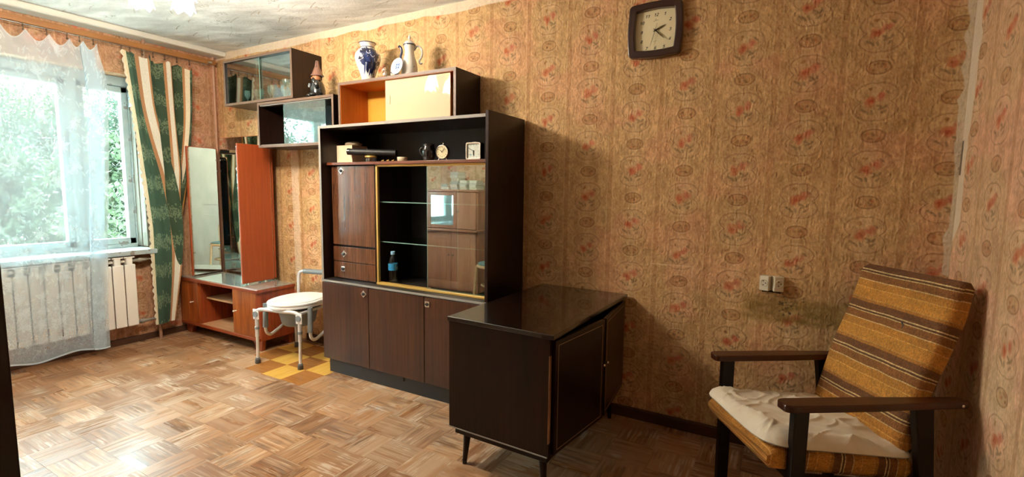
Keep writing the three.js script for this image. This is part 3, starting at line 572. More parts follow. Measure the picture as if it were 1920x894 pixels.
// ------------------------------------------------------------------ dark sideboard with legs, doors ajar
{
  const t = thing('sideboard', 'dark polished sideboard on tapered legs standing end-on to the wall', 'sideboard', [3.615, 0, 0.478], -0.035);
  const hx = 0.262, hz = 0.462, y0 = 0.195, y1 = 0.70;
  obj('table_top', bx(-hx - 0.006, hx + 0.012, y1, y1 + 0.02, -hz - 0.004, hz + 0.006, 0.002, 'z'), M.deskTop, t);
  obj('end_panel', bx(-hx, hx - 0.012, y0, y1, hz - 0.018, hz, 0.0015), M.deskWood, t);
  obj('end_panel', bx(-hx, hx - 0.012, y0, y1, -hz, -hz + 0.018, 0.0015), M.deskWood, t);
  obj('back_panel', bx(-hx, -hx + 0.014, y0, y1, -hz + 0.018, hz - 0.018, 0), M.deskWood, t);
  obj('bottom_board', bx(-hx, hx - 0.012, y0, y0 + 0.018, -hz + 0.018, hz - 0.018, 0, 'z'), M.deskWood, t);
  obj('bare_edge', bx(hx - 0.012, hx - 0.008, y0 + 0.06, y1 - 0.07, hz - 0.018, hz - 0.001, 0), M.bareWood, t);
  for (const [a, b] of [[y0, y0 + 0.06], [y1 - 0.07, y1]]) obj('edge_strip', bx(hx - 0.012, hx - 0.007, a, b, hz - 0.018, hz, 0), M.deskWood, t);
  obj('partition', bx(-hx + 0.014, hx - 0.03, y0 + 0.018, y1, -0.01, 0.008, 0), M.innerDark, t);
  obj('base_frame', [bx(-hx + 0.02, hx - 0.02, y0 - 0.035, y0, hz - 0.045, hz - 0.02, 0.002, 'x'), bx(-hx + 0.02, hx - 0.02, y0 - 0.035, y0, -hz + 0.02, -hz + 0.045, 0.002, 'x'), bx(hx - 0.045, hx - 0.02, y0 - 0.035, y0, -hz + 0.045, hz - 0.045, 0.002, 'z'), bx(-hx + 0.02, -hx + 0.045, y0 - 0.035, y0, -hz + 0.045, hz - 0.045, 0.002, 'z')], M.deskWood, t);
  obj('bottom_edging', bx(-hx, hx - 0.012, y0 - 0.001, y0 + 0.004, hz, hz + 0.002, 0), M.edgeGrey, t);
  for (const [x, z] of [[-0.20, 0.40], [0.20, 0.40], [-0.20, -0.40], [0.20, -0.40]]) {
    const l = obj('leg', rod([x * 1.06, 0.0, z * 1.02], [x, y0 - 0.033, z], 0.010, 0.019, 16), M.deskWood, t);
    obj('leg_tip', rod([x * 1.06, 0, z * 1.02], [x * 1.056, 0.02, z * 1.019], 0.0105, 0.012, 16), M.blackPlastic, l);
  }
  // two doors with a pale inlaid line, each slightly ajar
  for (const s of [1, -1]) {
    const d = new THREE.Group(); d.name = 'door'; d.position.set(hx - 0.010, 0, s * (hz - 0.024)); d.rotation.y = -s * 0.115; t.add(d);
    const L = 0.434, za = s > 0 ? -L : 0, zb = s > 0 ? 0 : L;
    obj('door_panel', bx(0, 0.018, y0 + 0.006, y1 - 0.012, za, zb, 0.0015), M.deskWood, d);
    const m = 0.022, q = 0.0022;
    obj('inlay_line', [bx(0.018, 0.0186, y0 + m, y0 + m + q, za + m, zb - m, 0), bx(0.018, 0.0186, y1 - m - q - 0.01, y1 - m - 0.01, za + m, zb - m, 0), bx(0.018, 0.0186, y0 + m, y1 - m - 0.01, za + m, za + m + q, 0), bx(0.018, 0.0186, y0 + m, y1 - m - 0.01, zb - m - q, zb - m, 0)], M.inlay, d);
    const zk = s > 0 ? -L + 0.014 : L - 0.014;
    obj('knob', [new THREE.SphereGeometry(0.007, 10, 8).translate(0.026, 0.47, zk), rod([0.018, 0.47, zk], [0.026, 0.47, zk], 0.003)], M.chrome, d);
  }
}

// ------------------------------------------------------------------ armchair and the cloth on it
const stripeTex = (() => {                                            // woven stripes, v runs along 1 m, u along 0.5 m
  const H = 1536, W = 512, [c, x] = canvas(W, H), id = x.createImageData(W, H);
  const cyc = [[0, 0.03, [189, 133, 56]], [0.03, 0.033, [214, 164, 88]], [0.033, 0.062, [180, 124, 51]], [0.062, 0.066, [206, 178, 124]], [0.066, 0.094, [137, 90, 45]], [0.094, 0.098, [200, 172, 120]], [0.098, 0.105, [98, 64, 36]], [0.105, 0.110, [206, 180, 128]], [0.110, 0.138, [110, 72, 40]], [0.138, 0.150, [169, 115, 49]], [0.150, 0.153, [188, 144, 78]], [0.153, 0.168, [192, 135, 58]]], per = 0.168;
  for (let j = 0; j < H; j++) for (let i = 0; i < W; i++) {
    const m = (H - j) / H + 0.004 * (noise(i / 60, j / 200, 201) - 0.5), v = ((m % per) + per) % per, s = cyc.find((q) => v < q[1]) ?? cyc[0];
    const th = 0.8 + 0.3 * noise(i / 2.2, j / 9, 203) + 0.16 * noise(i / 9, j / 2, 205) - 0.12 * (noise(i / 80, j / 60, 206)), o = (j * W + i) * 4;
    for (let k = 0; k < 3; k++) id.data[o + k] = s[2][k] * th; id.data[o + 3] = 255;
  }
  x.putImageData(id, 0, 0);
  return canvasTex(c, true, 0.5, 1.0);
})();
const weave = dataTex(512, 512, (u, v) => 0.5 + 0.25 * Math.sin(u * 512 * 0.8) * Math.cos(v * 512 * 0.5) + 0.4 * (noise(u * 120, v * 60, 211, 120, 60) - 0.5), false, 0.35);
M.stripe = P({ map: stripeTex, bumpMap: weave, bumpScale: 0.0025, roughness: 0.95, sheen: 0.3, sheenRoughness: 0.6, sheenColor: new THREE.Color(0x8a6a3c) });
M.chairWood = P({ map: woodTex([44, 21, 11], [86, 44, 22], 0.3, 221), roughness: 0.34, specularIntensity: 0.5, clearcoat: 0.3, clearcoatRoughness: 0.15 });
M.chairDark = P({ map: woodTex([14, 9, 7], [30, 18, 12], 0.3, 223), roughness: 0.4, specularIntensity: 0.35, clearcoat: 0.15, clearcoatRoughness: 0.2 });
// padded slab swept along a spine of (z, y) points
function pad(spine, width, thick, nt = 28, soft = 0.03) {
  const c = new THREE.CatmullRomCurve3(spine.map(([z, y]) => V(0, y, z))), L = c.getLength(), ring = [], hw = width / 2, ht = thick / 2, K = 10;
  for (const [sx, sy, a0] of [[1, 1, 0], [-1, 1, 1], [-1, -1, 2], [1, -1, 3]]) for (let k = 0; k <= 4; k++) { const a = (a0 + k / 4) * Math.PI / 2; ring.push([sx * (hw - soft) + Math.cos(a) * soft, sy * (ht - soft * 0.8) + Math.sin(a) * soft * 0.8]); }
  const n = ring.length, acc = [0]; for (let i = 0; i < n; i++) { const a = ring[i], b = ring[(i + 1) % n]; acc.push(acc[i] + Math.hypot(a[0] - b[0], a[1] - b[1])); }
  const at = (u, v) => {
    const i = Math.min(n, Math.round(u * n)), r = ring[i % n], e = Math.min(v, 1 - v) * L / (ht), sq = Math.sqrt(clamp(1 - Math.pow(1 - clamp(e / 0.9), 2)));
    const p = c.getPointAt(clamp(v)), T = c.getTangentAt(clamp(v)), N = V(0, -T.z, T.y);   // N: front side (+z, up)
    const k = 0.35 + 0.65 * sq, bulge = 0.010 * Math.sin(v * Math.PI) * Math.cos(r[0] / hw * 1.4) + 0.004 * (noise(r[0] * 14 + 4, v * 9, 231) - 0.5);
    return [r[0] * (0.975 + 0.025 * sq), p.y - N.y * (r[1] * k + Math.sign(r[1]) * bulge) * -1, p.z - N.z * (r[1] * k + Math.sign(r[1]) * bulge) * -1];
  };
  const body = grid(n, nt, at, (u, v) => [acc[Math.min(n, Math.round(u * n))], v * L]);
  const caps = [0, 1].map((v) => { const ctr = [0, 0, 0]; for (let i = 0; i < n; i++) { const p = at(i / n, v); for (let k = 0; k < 3; k++) ctr[k] += p[k] / n; } return grid(n, 1, (u, w) => { const p = at(v ? u : 1 - u, v); return p.map((q, k) => (w ? ctr[k] : q)); }, (u, w) => [u * width, v * L]); });
  return [body, ...caps];
}
{
  const TURN = Math.atan2(-0.84, 0.54), O = [4.812, 0, 0.468];
  const t = thing('armchair', 'low wooden armchair with mustard and brown striped padded back', 'armchair', O, TURN);
  const hw = 0.245;
  for (const s of [-1, 1]) {
    const x = s * hw, sh = new THREE.Shape();                          // plan of the arm: wide in front, narrow behind
    sh.moveTo(-0.018, -0.33); sh.lineTo(0.018, -0.33); sh.quadraticCurveTo(0.022, -0.2, 0.024, -0.12); sh.lineTo(0.030, 0.0); sh.lineTo(0.031, 0.29); sh.quadraticCurveTo(0.03, 0.318, 0.016, 0.32); sh.lineTo(-0.016, 0.32); sh.quadraticCurveTo(-0.03, 0.318, -0.031, 0.29); sh.lineTo(-0.030, 0.0); sh.lineTo(-0.024, -0.12); sh.closePath();
    const g = extrude(sh, 0.018, 0.004, 6).rotateX(Math.PI / 2); g.scale(1, 1, 1); g.translate(x, 0.586, 0);
    obj('armrest', triUV(g.index ? g.toNonIndexed() : g, 'z'), M.chairWood, t);
    const leg = (y0z, y1z, w0, w1, nm) => { const q = new THREE.Shape(); q.moveTo(y0z - w0, 0); q.lineTo(y0z + w0, 0); q.lineTo(y1z + w1, 0.566); q.lineTo(y1z - w1, 0.566); q.closePath(); return triUV(extrude(q, 0.022, 0.003, 4).rotateY(-Math.PI / 2).translate(x + 0.011, 0, 0)); };
    obj('front_leg', leg(0.255, 0.255, 0.021, 0.024), M.chairDark, t);
    obj('rear_leg', leg(-0.255, -0.185, 0.017, 0.031), M.chairDark, t);
    const rail = obj('side_rail', rot(bx(x - 0.011, x + 0.011, 0.235, 0.305, -0.26, 0.27, 0.003, 'z'), -0.10, 0, 0, [0, 0.27, 0]), M.chairDark, t);
    for (const z of [0.235, -0.2]) obj('bolt', new THREE.SphereGeometry(0.006, 10, 6).scale(0.6, 1, 1).translate(x + s * 0.0125, 0.27 + z * 0.1, z), M.chrome, rail);
    obj('bolt', new THREE.SphereGeometry(0.006, 10, 6).scale(0.6, 1, 1).translate(x + s * 0.022, 0.574, -0.315), M.chrome, t);
  }
  obj('cross_rail', [bx(-hw + 0.012, hw - 0.012, 0.25, 0.30, 0.20, 0.222, 0.003, 'x'), bx(-hw + 0.012, hw - 0.012, 0.22, 0.27, -0.20, -0.178, 0.003, 'x')], M.chairDark, t);
  obj('seat_cushion', pad([[-0.20, 0.318], [-0.05, 0.333], [0.12, 0.352], [0.25, 0.366], [0.345, 0.374]], 0.452, 0.09, 24), M.stripe, t);
  const b = obj('back_cushion', pad([[-0.165, 0.385], [-0.195, 0.50], [-0.225, 0.62], [-0.275, 0.75], [-0.315, 0.87], [-0.345, 0.995]], 0.44, 0.085, 34), M.stripe, t);
  obj('back_frame', [[-0.17, 0], [0.17, 0]].map(([x]) => tube([[x, 0.30, -0.20], [x, 0.5, -0.255], [x, 0.72, -0.325], [x, 0.95, -0.40]], 0.014, 16, 8)), M.chairDark, t);
  obj('tear', rot(new THREE.TorusGeometry(0.016, 0.0032, 6, 14, 2.0).scale(1, 1, 0.3), -0.3, 0, 5.6).translate(0.06, 0.80, -0.2455), M.blackBase, b);

  // creased white cloth bag laid over the seat
  const cushion = thing('cloth', 'creased white cotton cloth lying on the armchair seat', 'cloth', O, TURN);
  const N = 84, seatY = (z) => 0.372 + (z + 0.05) * 0.118 + 0.008;
  const outl = (th) => { const c = Math.cos(th), s = Math.sin(th), p = 6; return Math.pow(Math.pow(Math.abs(c), p) + Math.pow(Math.abs(s), p), -1 / p); };
  const top = (side) => grid(N, N, (u, v) => {
    const a = u * 2 - 1, b = v * 2 - 1, r = Math.max(Math.abs(a), Math.abs(b)), th = Math.atan2(b, a), R = outl(th) * r;
    let x = Math.cos(th) * R * 0.236 + 0.006, z = Math.sin(th) * R * 0.295 + 0.078;
    x += 0.014 * (noise(th * 2.2 + 9, 1, 241) - 0.5) * r; z += 0.026 * (noise(th * 2 + 3, 5, 243) - 0.5) * r;
    const f = fbm(x * 3.2 + z * 2, z * 4 - x * 2, 245, 1), ridge = 1 - Math.abs(noise(x * 5 + z * 7, z * 4 - x * 9, 247) * 2 - 1), rid2 = 1 - Math.abs(noise(x * 14 - z * 9 + 5, z * 5 + x * 7, 249) * 2 - 1);
    const edge = Math.sqrt(clamp((1 - r) / 0.14)), h = edge * (0.022 + 0.030 * f + 0.011 * Math.pow(ridge, 10) + 0.008 * Math.pow(rid2, 12));
    return [side > 0 ? x : -(-x), seatY(z) + (side > 0 ? 0.004 + h : 0.001), z];
  }, (u, v) => [u * 0.45, v * 0.5]);
  const g = top(1), g0 = top(-1); 
  // flip whichever faces the wrong way
  const flip = (q) => { const ix = q.index.array; for (let i = 0; i < ix.length; i += 3) { const k = ix[i]; ix[i] = ix[i + 1]; ix[i + 1] = k; } q.computeVertexNormals(); return q; };
  obj('cloth_sheet', [flip(g), g0], S({ map: dataTex(256, 256, (u, v) => mixc([228, 218, 194], [240, 234, 218], fbm(u * 10, v * 10, 251, 4)), true, 0.4), roughness: 0.9, bumpMap: weave, bumpScale: 0.0006 }), cushion);
}

// ------------------------------------------------------------------ wall clock and socket
{
  const t = thing('wall_clock', 'square wall clock with dark brown frame and cream dial on patterned wallpaper', 'wall clock', [3.998, 2.138, 0.0], 0);
  const sq = (h, b, r) => { const s = new THREE.Shape(), n = 14; const side = (x0, y0, x1, y1, nx, ny) => { for (let i = 0; i <= n; i++) { const k = i / n, q = Math.sin(k * Math.PI) * b; s[s.curves.length || i ? 'lineTo' : 'moveTo'](x0 + (x1 - x0) * k + nx * q, y0 + (y1 - y0) * k + ny * q); } }; const c = h - r; s.moveTo(-c, -h); side(-c, -h, c, -h, 0, -1); s.quadraticCurveTo(h, -h, h, -c); side(h, -c, h, c, 1, 0); s.quadraticCurveTo(h, h, c, h); side(c, h, -c, h, 0, 1); s.quadraticCurveTo(-h, h, -h, c); side(-h, c, -h, -c, -1, 0); s.quadraticCurveTo(-h, -h, -c, -h); return s; };
  const ring = sq(0.13, 0.006, 0.022); ring.holes.push(sq(0.104, 0.006, 0.012));
  obj('frame', extrude(ring, 0.030, 0.005, 4).translate(0, 0, 0.005), P({ color: 0x301812, roughness: 0.28, clearcoat: 0.4 }), t);
  const [c, x] = canvas(512, 512);
  x.fillStyle = '#e2d8b0'; x.fillRect(0, 0, 512, 512); x.fillStyle = '#1c1710'; x.textAlign = 'center'; x.textBaseline = 'middle'; x.font = 'italic bold 50px sans-serif';
  const pos = { 12: [0, -190], 1: [105, -190], 2: [170, -118], 3: [172, 0], 4: [170, 110], 5: [105, 196], 6: [0, 200], 7: [-105, 196], 8: [-170, 110], 9: [-172, 0], 10: [-170, -112], 11: [-105, -184] };
  for (const k in pos) x.fillText(k, 256 + pos[k][0] * 0.98, 262 + pos[k][1] * 0.98);
  x.strokeStyle = '#3a2e1c'; x.lineWidth = 3; x.beginPath(); x.moveTo(226, 146); x.lineTo(286, 138); x.stroke(); x.lineWidth = 5; x.beginPath(); x.moveTo(246, 133); x.lineTo(262, 124); x.stroke(); x.lineWidth = 2; x.strokeStyle = '#7a6a48'; x.beginPath(); x.moveTo(230, 382); x.lineTo(274, 378); x.stroke();
  const dg = new THREE.ShapeGeometry(sq(0.112, 0.004, 0.012), 6); { const p = dg.attributes.position, uv = dg.attributes.uv; for (let i = 0; i < p.count; i++) uv.setXY(i, (p.getX(i) + 0.112) / 0.224, (p.getY(i) + 0.112) / 0.224); }
  obj('dial', dg.translate(0, 0, 0.012), S({ map: canvasTex(c, true, 1), roughness: 0.5 }), t);
  obj('case_back', bx(-0.11, 0.11, -0.11, 0.11, 0.001, 0.010, 0.002), M.blackPlastic, t);
  const hand = (ang, len, w, z, tail = 0.012) => { const s = new THREE.Shape(); s.moveTo(-w * 0.4, -tail); s.lineTo(w * 0.4, -tail); s.lineTo(w, len * 0.55); s.lineTo(0, len); s.lineTo(-w, len * 0.55); s.closePath(); return extrude(s, 0.0012).rotateZ(-ang * Math.PI / 180).translate(0, 0, z); };
  const hm = S({ color: 0x2b2412, roughness: 0.4 }), lume = S({ color: 0x7b6a2e, roughness: 0.5 });
  const hh = obj('hour_hand', hand(66, 0.058, 0.0042, 0.016), hm, t); obj('hand_inlay', hand(66, 0.050, 0.003, 0.0174, -0.02), lume, hh);
  const mh = obj('minute_hand', hand(134, 0.072, 0.0036, 0.019), hm, t); obj('hand_inlay', hand(134, 0.062, 0.0025, 0.0204, -0.025), lume, mh);
  obj('second_hand', hand(196, 0.088, 0.0011, 0.022, 0.035), hm, t);
  obj('pivot', new THREE.CylinderGeometry(0.004, 0.004, 0.008, 12).rotateX(Math.PI / 2).translate(0, 0, 0.02), hm, t);
}
{
  const t = thing('power_socket', 'cream double power socket on the wall left of the armchair back', 'power socket', [4.612, 0.856, 0.0]);
  const mat = P({ color: 0xd8ceb4, roughness: 0.35, clearcoat: 0.2 });
  const half = (s) => { const g = bx(-0.0225, 0.0225, -0.037, 0.037, 0, 0.03, 0.004); return rot(g, 0, s * 0.36, 0, [0, 0, 0]).translate(s * 0.0225, 0, 0.004); };
  obj('socket_body', [half(-1).translate(0, 0, 0.004), half(1).translate(0, 0, 0.004), bx(-0.043, 0.043, -0.036, 0.036, 0, 0.012, 0.003)], mat, t);
  for (const s of [-1, 1]) {
    const g = new THREE.Group(); g.name = 'socket_outlet'; g.position.set(s * 0.0225, 0.002, 0.008); g.rotation.y = s * 0.36; t.add(g);
    obj('outlet_ring', new THREE.TorusGeometry(0.0165, 0.0016, 8, 28).translate(0, 0, 0.031), mat, g);
    obj('pin_hole', [[-0.003, 0.010], [-0.003, -0.010], [0.008, 0]].map(([a, b]) => new THREE.CylinderGeometry(0.0026, 0.0026, 0.003, 10).rotateX(Math.PI / 2).translate(a, b, 0.030)), M.blackPlastic, g);
  }
  obj('cable_stub', tube([[-0.04, -0.043, 0.008], [-0.02, -0.040, 0.010], [0.01, -0.042, 0.010], [0.042, -0.045, 0.008]], 0.0045, 16, 8), M.blackBase, t);
}

// ------------------------------------------------------------------ ornaments on top of the ochre cabinet and the middle cabinet
const blueWhite = (sd, dense) => {                                     // glazed white ware with cobalt brush work on one side
  const [c, x] = canvas(768, 512); x.fillStyle = '#e4dfd2'; x.fillRect(0, 0, 768, 512);
  const leaf = (px, py, L, W, a, col) => { x.save(); x.translate(px, py); x.rotate(a); x.fillStyle = col; x.beginPath(); x.moveTo(0, 0); x.quadraticCurveTo(L * 0.4, -W, L, 0); x.quadraticCurveTo(L * 0.4, W, 0, 0); x.fill(); x.restore(); };
  if (dense) for (const cx of [180, 564]) {
    for (let i = 0; i < 110; i++) leaf(cx - 30 + (hash(i, sd, 1) - 0.5) * 130, 300 + (hash(i, sd, 2) - 0.5) * 110, 40 + hash(i, sd, 3) * 50, 14 + hash(i, sd, 4) * 12, hash(i, sd, 5) * 6.3, ['#141a34', '#1c2850', '#2c3c6c'][i % 3]);
    for (let i = 0; i < 3; i++) { x.strokeStyle = '#b9bccb'; x.lineWidth = 7; x.beginPath(); x.arc(cx - 46 + i * 40, 262 + i * 26, 20, 0.2, 3.2); x.stroke(); }
    for (let i = 0; i < 14; i++) leaf(cx + 20 + i * 3, 330 + i * 6, 30, 9, 0.6 + (i % 2) * 1.6, '#26335c');
  } else for (let i = 0; i < 26; i++) leaf(768 * hash(i, sd, 1), 512 * hash(i, sd, 2), 24, 7, hash(i, sd, 3) * 6.3, '#4a5878');
  x.fillStyle = '#1c2340'; for (let i = 0; i < 18; i++) { x.beginPath(); x.ellipse(i * 43 + 20, dense ? 42 : 20, 12, 30, 0, 0, 7); x.fill(); }
  return P({ map: canvasTex(c, true, 1), roughness: 0.16, clearcoat: 0.9, clearcoatRoughness: 0.05, side: THREE.DoubleSide });
};
const ware = blueWhite(301, true), ware2 = blueWhite(307, false), cobalt = P({ color: 0x20264a, roughness: 0.2, clearcoat: 0.8 });
const TOPY = 2.0165;
{
  const t = thing('vase', 'white vase with dark cobalt flowers and a flared neck', 'vase', [2.115, TOPY, 0.20], 2.9);
  obj('vase_body', lathe([[0, 0.0], [0.042, 0.0], [0.046, 0.006], [0.044, 0.02], [0.056, 0.06], [0.076, 0.11], [0.086, 0.15], [0.084, 0.175], [0.068, 0.2], [0.05, 0.214], [0.046, 0.226], [0.048, 0.24], [0.058, 0.252], [0.053, 0.252], [0.042, 0.236], [0.04, 0.22]], 40), ware, t);
  obj('vase_rim', [new THREE.TorusGeometry(0.056, 0.003, 8, 40).rotateX(Math.PI / 2).translate(0, 0.252, 0), new THREE.TorusGeometry(0.047, 0.0025, 8, 40).rotateX(Math.PI / 2).translate(0, 0.222, 0)], cobalt, t);
}
{
  const t = thing('jug', 'tall white and blue lidded jug with curled handle and narrow spout', 'jug', [2.475, TOPY, 0.19], 0.5);
  obj('jug_body', lathe([[0, 0], [0.046, 0], [0.05, 0.01], [0.052, 0.05], [0.046, 0.09], [0.034, 0.13], [0.029, 0.155], [0.032, 0.175], [0.036, 0.19], [0.032, 0.196], [0, 0.196]], 36), ware2, t);
  obj('jug_lid', lathe([[0.038, 0.194], [0.039, 0.200], [0.034, 0.212], [0.02, 0.224], [0.006, 0.229], [0.006, 0.235], [0.011, 0.242], [0.008, 0.252], [0.002, 0.262], [0, 0.263]], 28), ware2, t);
  obj('lid_band', new THREE.TorusGeometry(0.0385, 0.003, 8, 30).rotateX(Math.PI / 2).translate(0, 0.198, 0), cobalt, t);
  obj('spout', [tube([[-0.044, 0.075, 0], [-0.058, 0.12, 0], [-0.05, 0.155, 0], [-0.057, 0.182, 0], [-0.07, 0.19, 0]], 0.0085, 24, 10)], cobalt, t);
  obj('jug_handle', tube([[0.030, 0.165, 0], [0.05, 0.192, 0], [0.075, 0.178, 0], [0.082, 0.145, 0], [0.072, 0.115, 0], [0.062, 0.098, 0], [0.07, 0.082, 0], [0.082, 0.088, 0]], 0.0065, 44, 10), ware2, t);
}
{
  const [c, x] = canvas(256, 256); x.fillStyle = '#e8ebee'; x.fillRect(0, 0, 256, 256);
  for (let i = 0; i < 8; i++) { const a = i * 0.785; x.fillStyle = i % 2 ? '#34558c' : '#6a8bb4'; x.beginPath(); x.ellipse(128 + Math.cos(a) * 34, 122 + Math.sin(a) * 34, 22, 12, a, 0, 7); x.fill(); }
  for (let i = 0; i < 16; i++) { x.fillStyle = '#5a7090'; x.beginPath(); x.ellipse(128 + (hash(i, 2, 2) - 0.5) * 130, 140 + (hash(i, 3, 2) - 0.3) * 100, 9, 4, i, 0, 7); x.fill(); }
  const d = thing('saucer', 'small oval white dish with blue flower leaning on the jug', 'dish', [2.432, TOPY, 0.250], -0.1);
  const g = lathe([[0, 0.0], [0.026, 0.001], [0.034, 0.006], [0.037, 0.010], [0.035, 0.0115], [0.026, 0.005], [0, 0.004]], 36); { const p = g.attributes.position, uv = g.attributes.uv; for (let i = 0; i < p.count; i++) uv.setXY(i, 0.5 + p.getX(i) / 0.08, 0.5 - p.getZ(i) / 0.08); }
  g.scale(1.45, 1.3, 1.45).rotateX(Math.PI / 2 - 0.22).translate(0, 0.0535, 0); obj('dish', g, P({ map: canvasTex(c, true, 1), roughness: 0.15, clearcoat: 0.8, side: THREE.DoubleSide }), d);
  obj('dish_rim', new THREE.TorusGeometry(0.0525, 0.0014, 6, 40).rotateX(-0.22).translate(0, 0.0562, 0.0125), S({ color: 0x8f9aa6, roughness: 0.3 }), d);
}
function figurine(name, label, pos, turn, sc, kind) {
  const t = thing(name, label, 'figurine', pos, turn);
  const sp = (r, x, y, z, sx = 1, sy = 1, sz = 1) => new THREE.SphereGeometry(r, 18, 14).scale(sx, sy, sz).translate(x, y, z).scale(sc, sc, sc);
  const tex = (sd, a, b) => dataTex(128, 128, (u, v) => { const n = noise(u * 14, v * 14, sd, 14, 14); return n > 0.55 ? a : b; }, true, 1);
  if (kind === 'owl') {
    const fm = P({ map: tex(311, [96, 84, 74], [212, 204, 190]), roughness: 0.3, clearcoat: 0.5 }), or = P({ color: 0xb06a22, roughness: 0.3, clearcoat: 0.5 });
    obj('body', [sp(0.03, 0, 0.032, 0, 1, 1.08, 0.95), sp(0.022, 0.004, 0.072, 0.004)], fm, t);
    obj('cap', [sp(0.018, 0.004, 0.086, 0.004, 1, 0.45, 1), sp(0.006, 0.004, 0.07, 0.026)], or, t);
  } else {
    const fm = P({ map: tex(313, [150, 100, 60], [226, 220, 208]), roughness: 0.3, clearcoat: 0.5 }), or = P({ color: 0xa8621e, roughness: 0.35 });
    obj('body', [sp(0.02, 0, 0.026, 0, 0.9, 1.3, 0.9), sp(0.016, -0.004, 0.06, 0.006), sp(0.005, -0.012, 0.076, 0.004), sp(0.005, 0.006, 0.076, 0.004)], fm, t);
    obj('feet', [sp(0.009, -0.012, 0.007, 0.014), sp(0.009, 0.010, 0.007, 0.014)], or, t);
  }
  return t;
}
figurine('figurine', 'small grey speckled owl figurine with orange cap beside the jug', [2.355, TOPY, 0.20], -0.2, 1.0, 'owl');
figurine('figurine', 'tiny white and brown animal figurine between vase and owl', [2.305, TOPY, 0.235], -0.3, 0.82, 'pup');
{
  const t = thing('figurine', 'dark gnome figurine with pinkish pointed hat beside topmost cabinet', 'figurine', [1.600, 1.9465, 0.195], -0.35);
  const dark = P({ color: 0x17191a, roughness: 0.18, clearcoat: 0.7 }), hat = P({ map: dataTex(64, 128, (u, v) => (v > 0.55 && noise(u * 12, v * 3, 317, 12, 3) > 0.5 ? [52, 40, 36] : [118, 84, 70]), true, 1), roughness: 0.35, clearcoat: 0.3 }), face = S({ color: 0x9a6844, roughness: 0.5 });
  obj('body', [lathe([[0, 0], [0.05, 0], [0.055, 0.02], [0.056, 0.06], [0.046, 0.1], [0.030, 0.13], [0, 0.135]], 24), new THREE.SphereGeometry(0.022, 14, 10).scale(1, 1.6, 1).translate(-0.045, 0.09, 0.02), new THREE.SphereGeometry(0.022, 14, 10).scale(1, 1.6, 1).translate(0.045, 0.09, 0.02), new THREE.SphereGeometry(0.026, 14, 10).scale(1, 0.7, 1.3).translate(-0.028, 0.018, 0.04), new THREE.SphereGeometry(0.026, 14, 10).scale(1, 0.7, 1.3).translate(0.03, 0.018, 0.04)], dark, t);
  obj('head', [new THREE.SphereGeometry(0.03, 18, 14).translate(0, 0.145, 0.006), new THREE.SphereGeometry(0.008, 10, 8).translate(0, 0.142, 0.038)], face, t);
  obj('beard', new THREE.SphereGeometry(0.026, 16, 12).scale(1, 1.4, 0.6).translate(0, 0.112, 0.03), dark, t);
  obj('hat', lathe([[0.044, 0.158], [0.047, 0.164], [0.04, 0.17], [0.030, 0.195], [0.018, 0.222], [0.013, 0.252], [0.010, 0.268], [0, 0.272]], 24), hat, t);
  obj('ring', new THREE.TorusGeometry(0.012, 0.004, 8, 20).translate(-0.012, 0.088, 0.056), M.greyPlastic, t);
}

// drinking glasses in the topmost cabinet
{
  const goblet = (r, h, stem) => lathe([[0, 0], [r * 0.8, 0.0], [r * 0.8, 0.002], [0.004, 0.006], [0.0035, stem], [r * 0.5, stem + 0.008], [r * 0.96, stem + (h - stem) * 0.45], [r, h * 0.8], [r * 0.88, h], [r * 0.84, h], [r * 0.95, h * 0.8], [r * 0.9, stem + (h - stem) * 0.45], [r * 0.4, stem + 0.012], [0, stem + 0.01]], 20);
  const tumbler = (r, h) => lathe([[0, 0], [r * 0.8, 0], [r, h], [r * 0.93, h], [r * 0.74, 0.008], [0, 0.008]], 20);
  const spots = [['wine_glass', 'small stemmed glass leftmost on the cabinet shelf', 0.70, 0.16, goblet(0.026, 0.105, 0.035)], ['wine_glass', 'stemmed glass second from the left in the topmost cabinet', 0.80, 0.14, goblet(0.027, 0.11, 0.038)], ['wine_glass', 'stemmed glass third from the left behind the pane overlap', 0.90, 0.17, goblet(0.026, 0.10, 0.034)], ['wine_glass', 'narrow stemmed glass just right of the pane overlap', 0.985, 0.15, goblet(0.024, 0.12, 0.04)], ['wine_glass', 'stemmed glass in the middle of the right pane', 1.06, 0.18, goblet(0.026, 0.115, 0.036)], ['wine_glass', 'taller stemmed glass left of the big tumbler', 1.115, 0.12, goblet(0.026, 0.135, 0.045)], ['drinking_glass', 'wide straight tumbler, tallest glass in the topmost cabinet', 1.19, 0.15, tumbler(0.037, 0.15)], ['drinking_glass', 'straight tumbler second from the right end of the cabinet', 1.275, 0.16, tumbler(0.032, 0.14)], ['wine_glass', 'stemmed glass rightmost near the cabinet end panel', 1.35, 0.15, goblet(0.027, 0.12, 0.04)], ['wine_glass', 'stemmed glass in the back row of the cabinet behind the tumbler', 1.235, 0.075, goblet(0.027, 0.13, 0.04)]];
  const gm = P({ color: 0xf2f7f7, roughness: 0.08, transmission: 0.72, thickness: 0, ior: 1.9 });
  for (const [n, l, x, z, g] of spots) { const o = obj(n, g, gm); o.position.set(x, 1.9785, z); tag(o, l, 'glass', 'drinking glasses in the topmost cabinet'); }
}
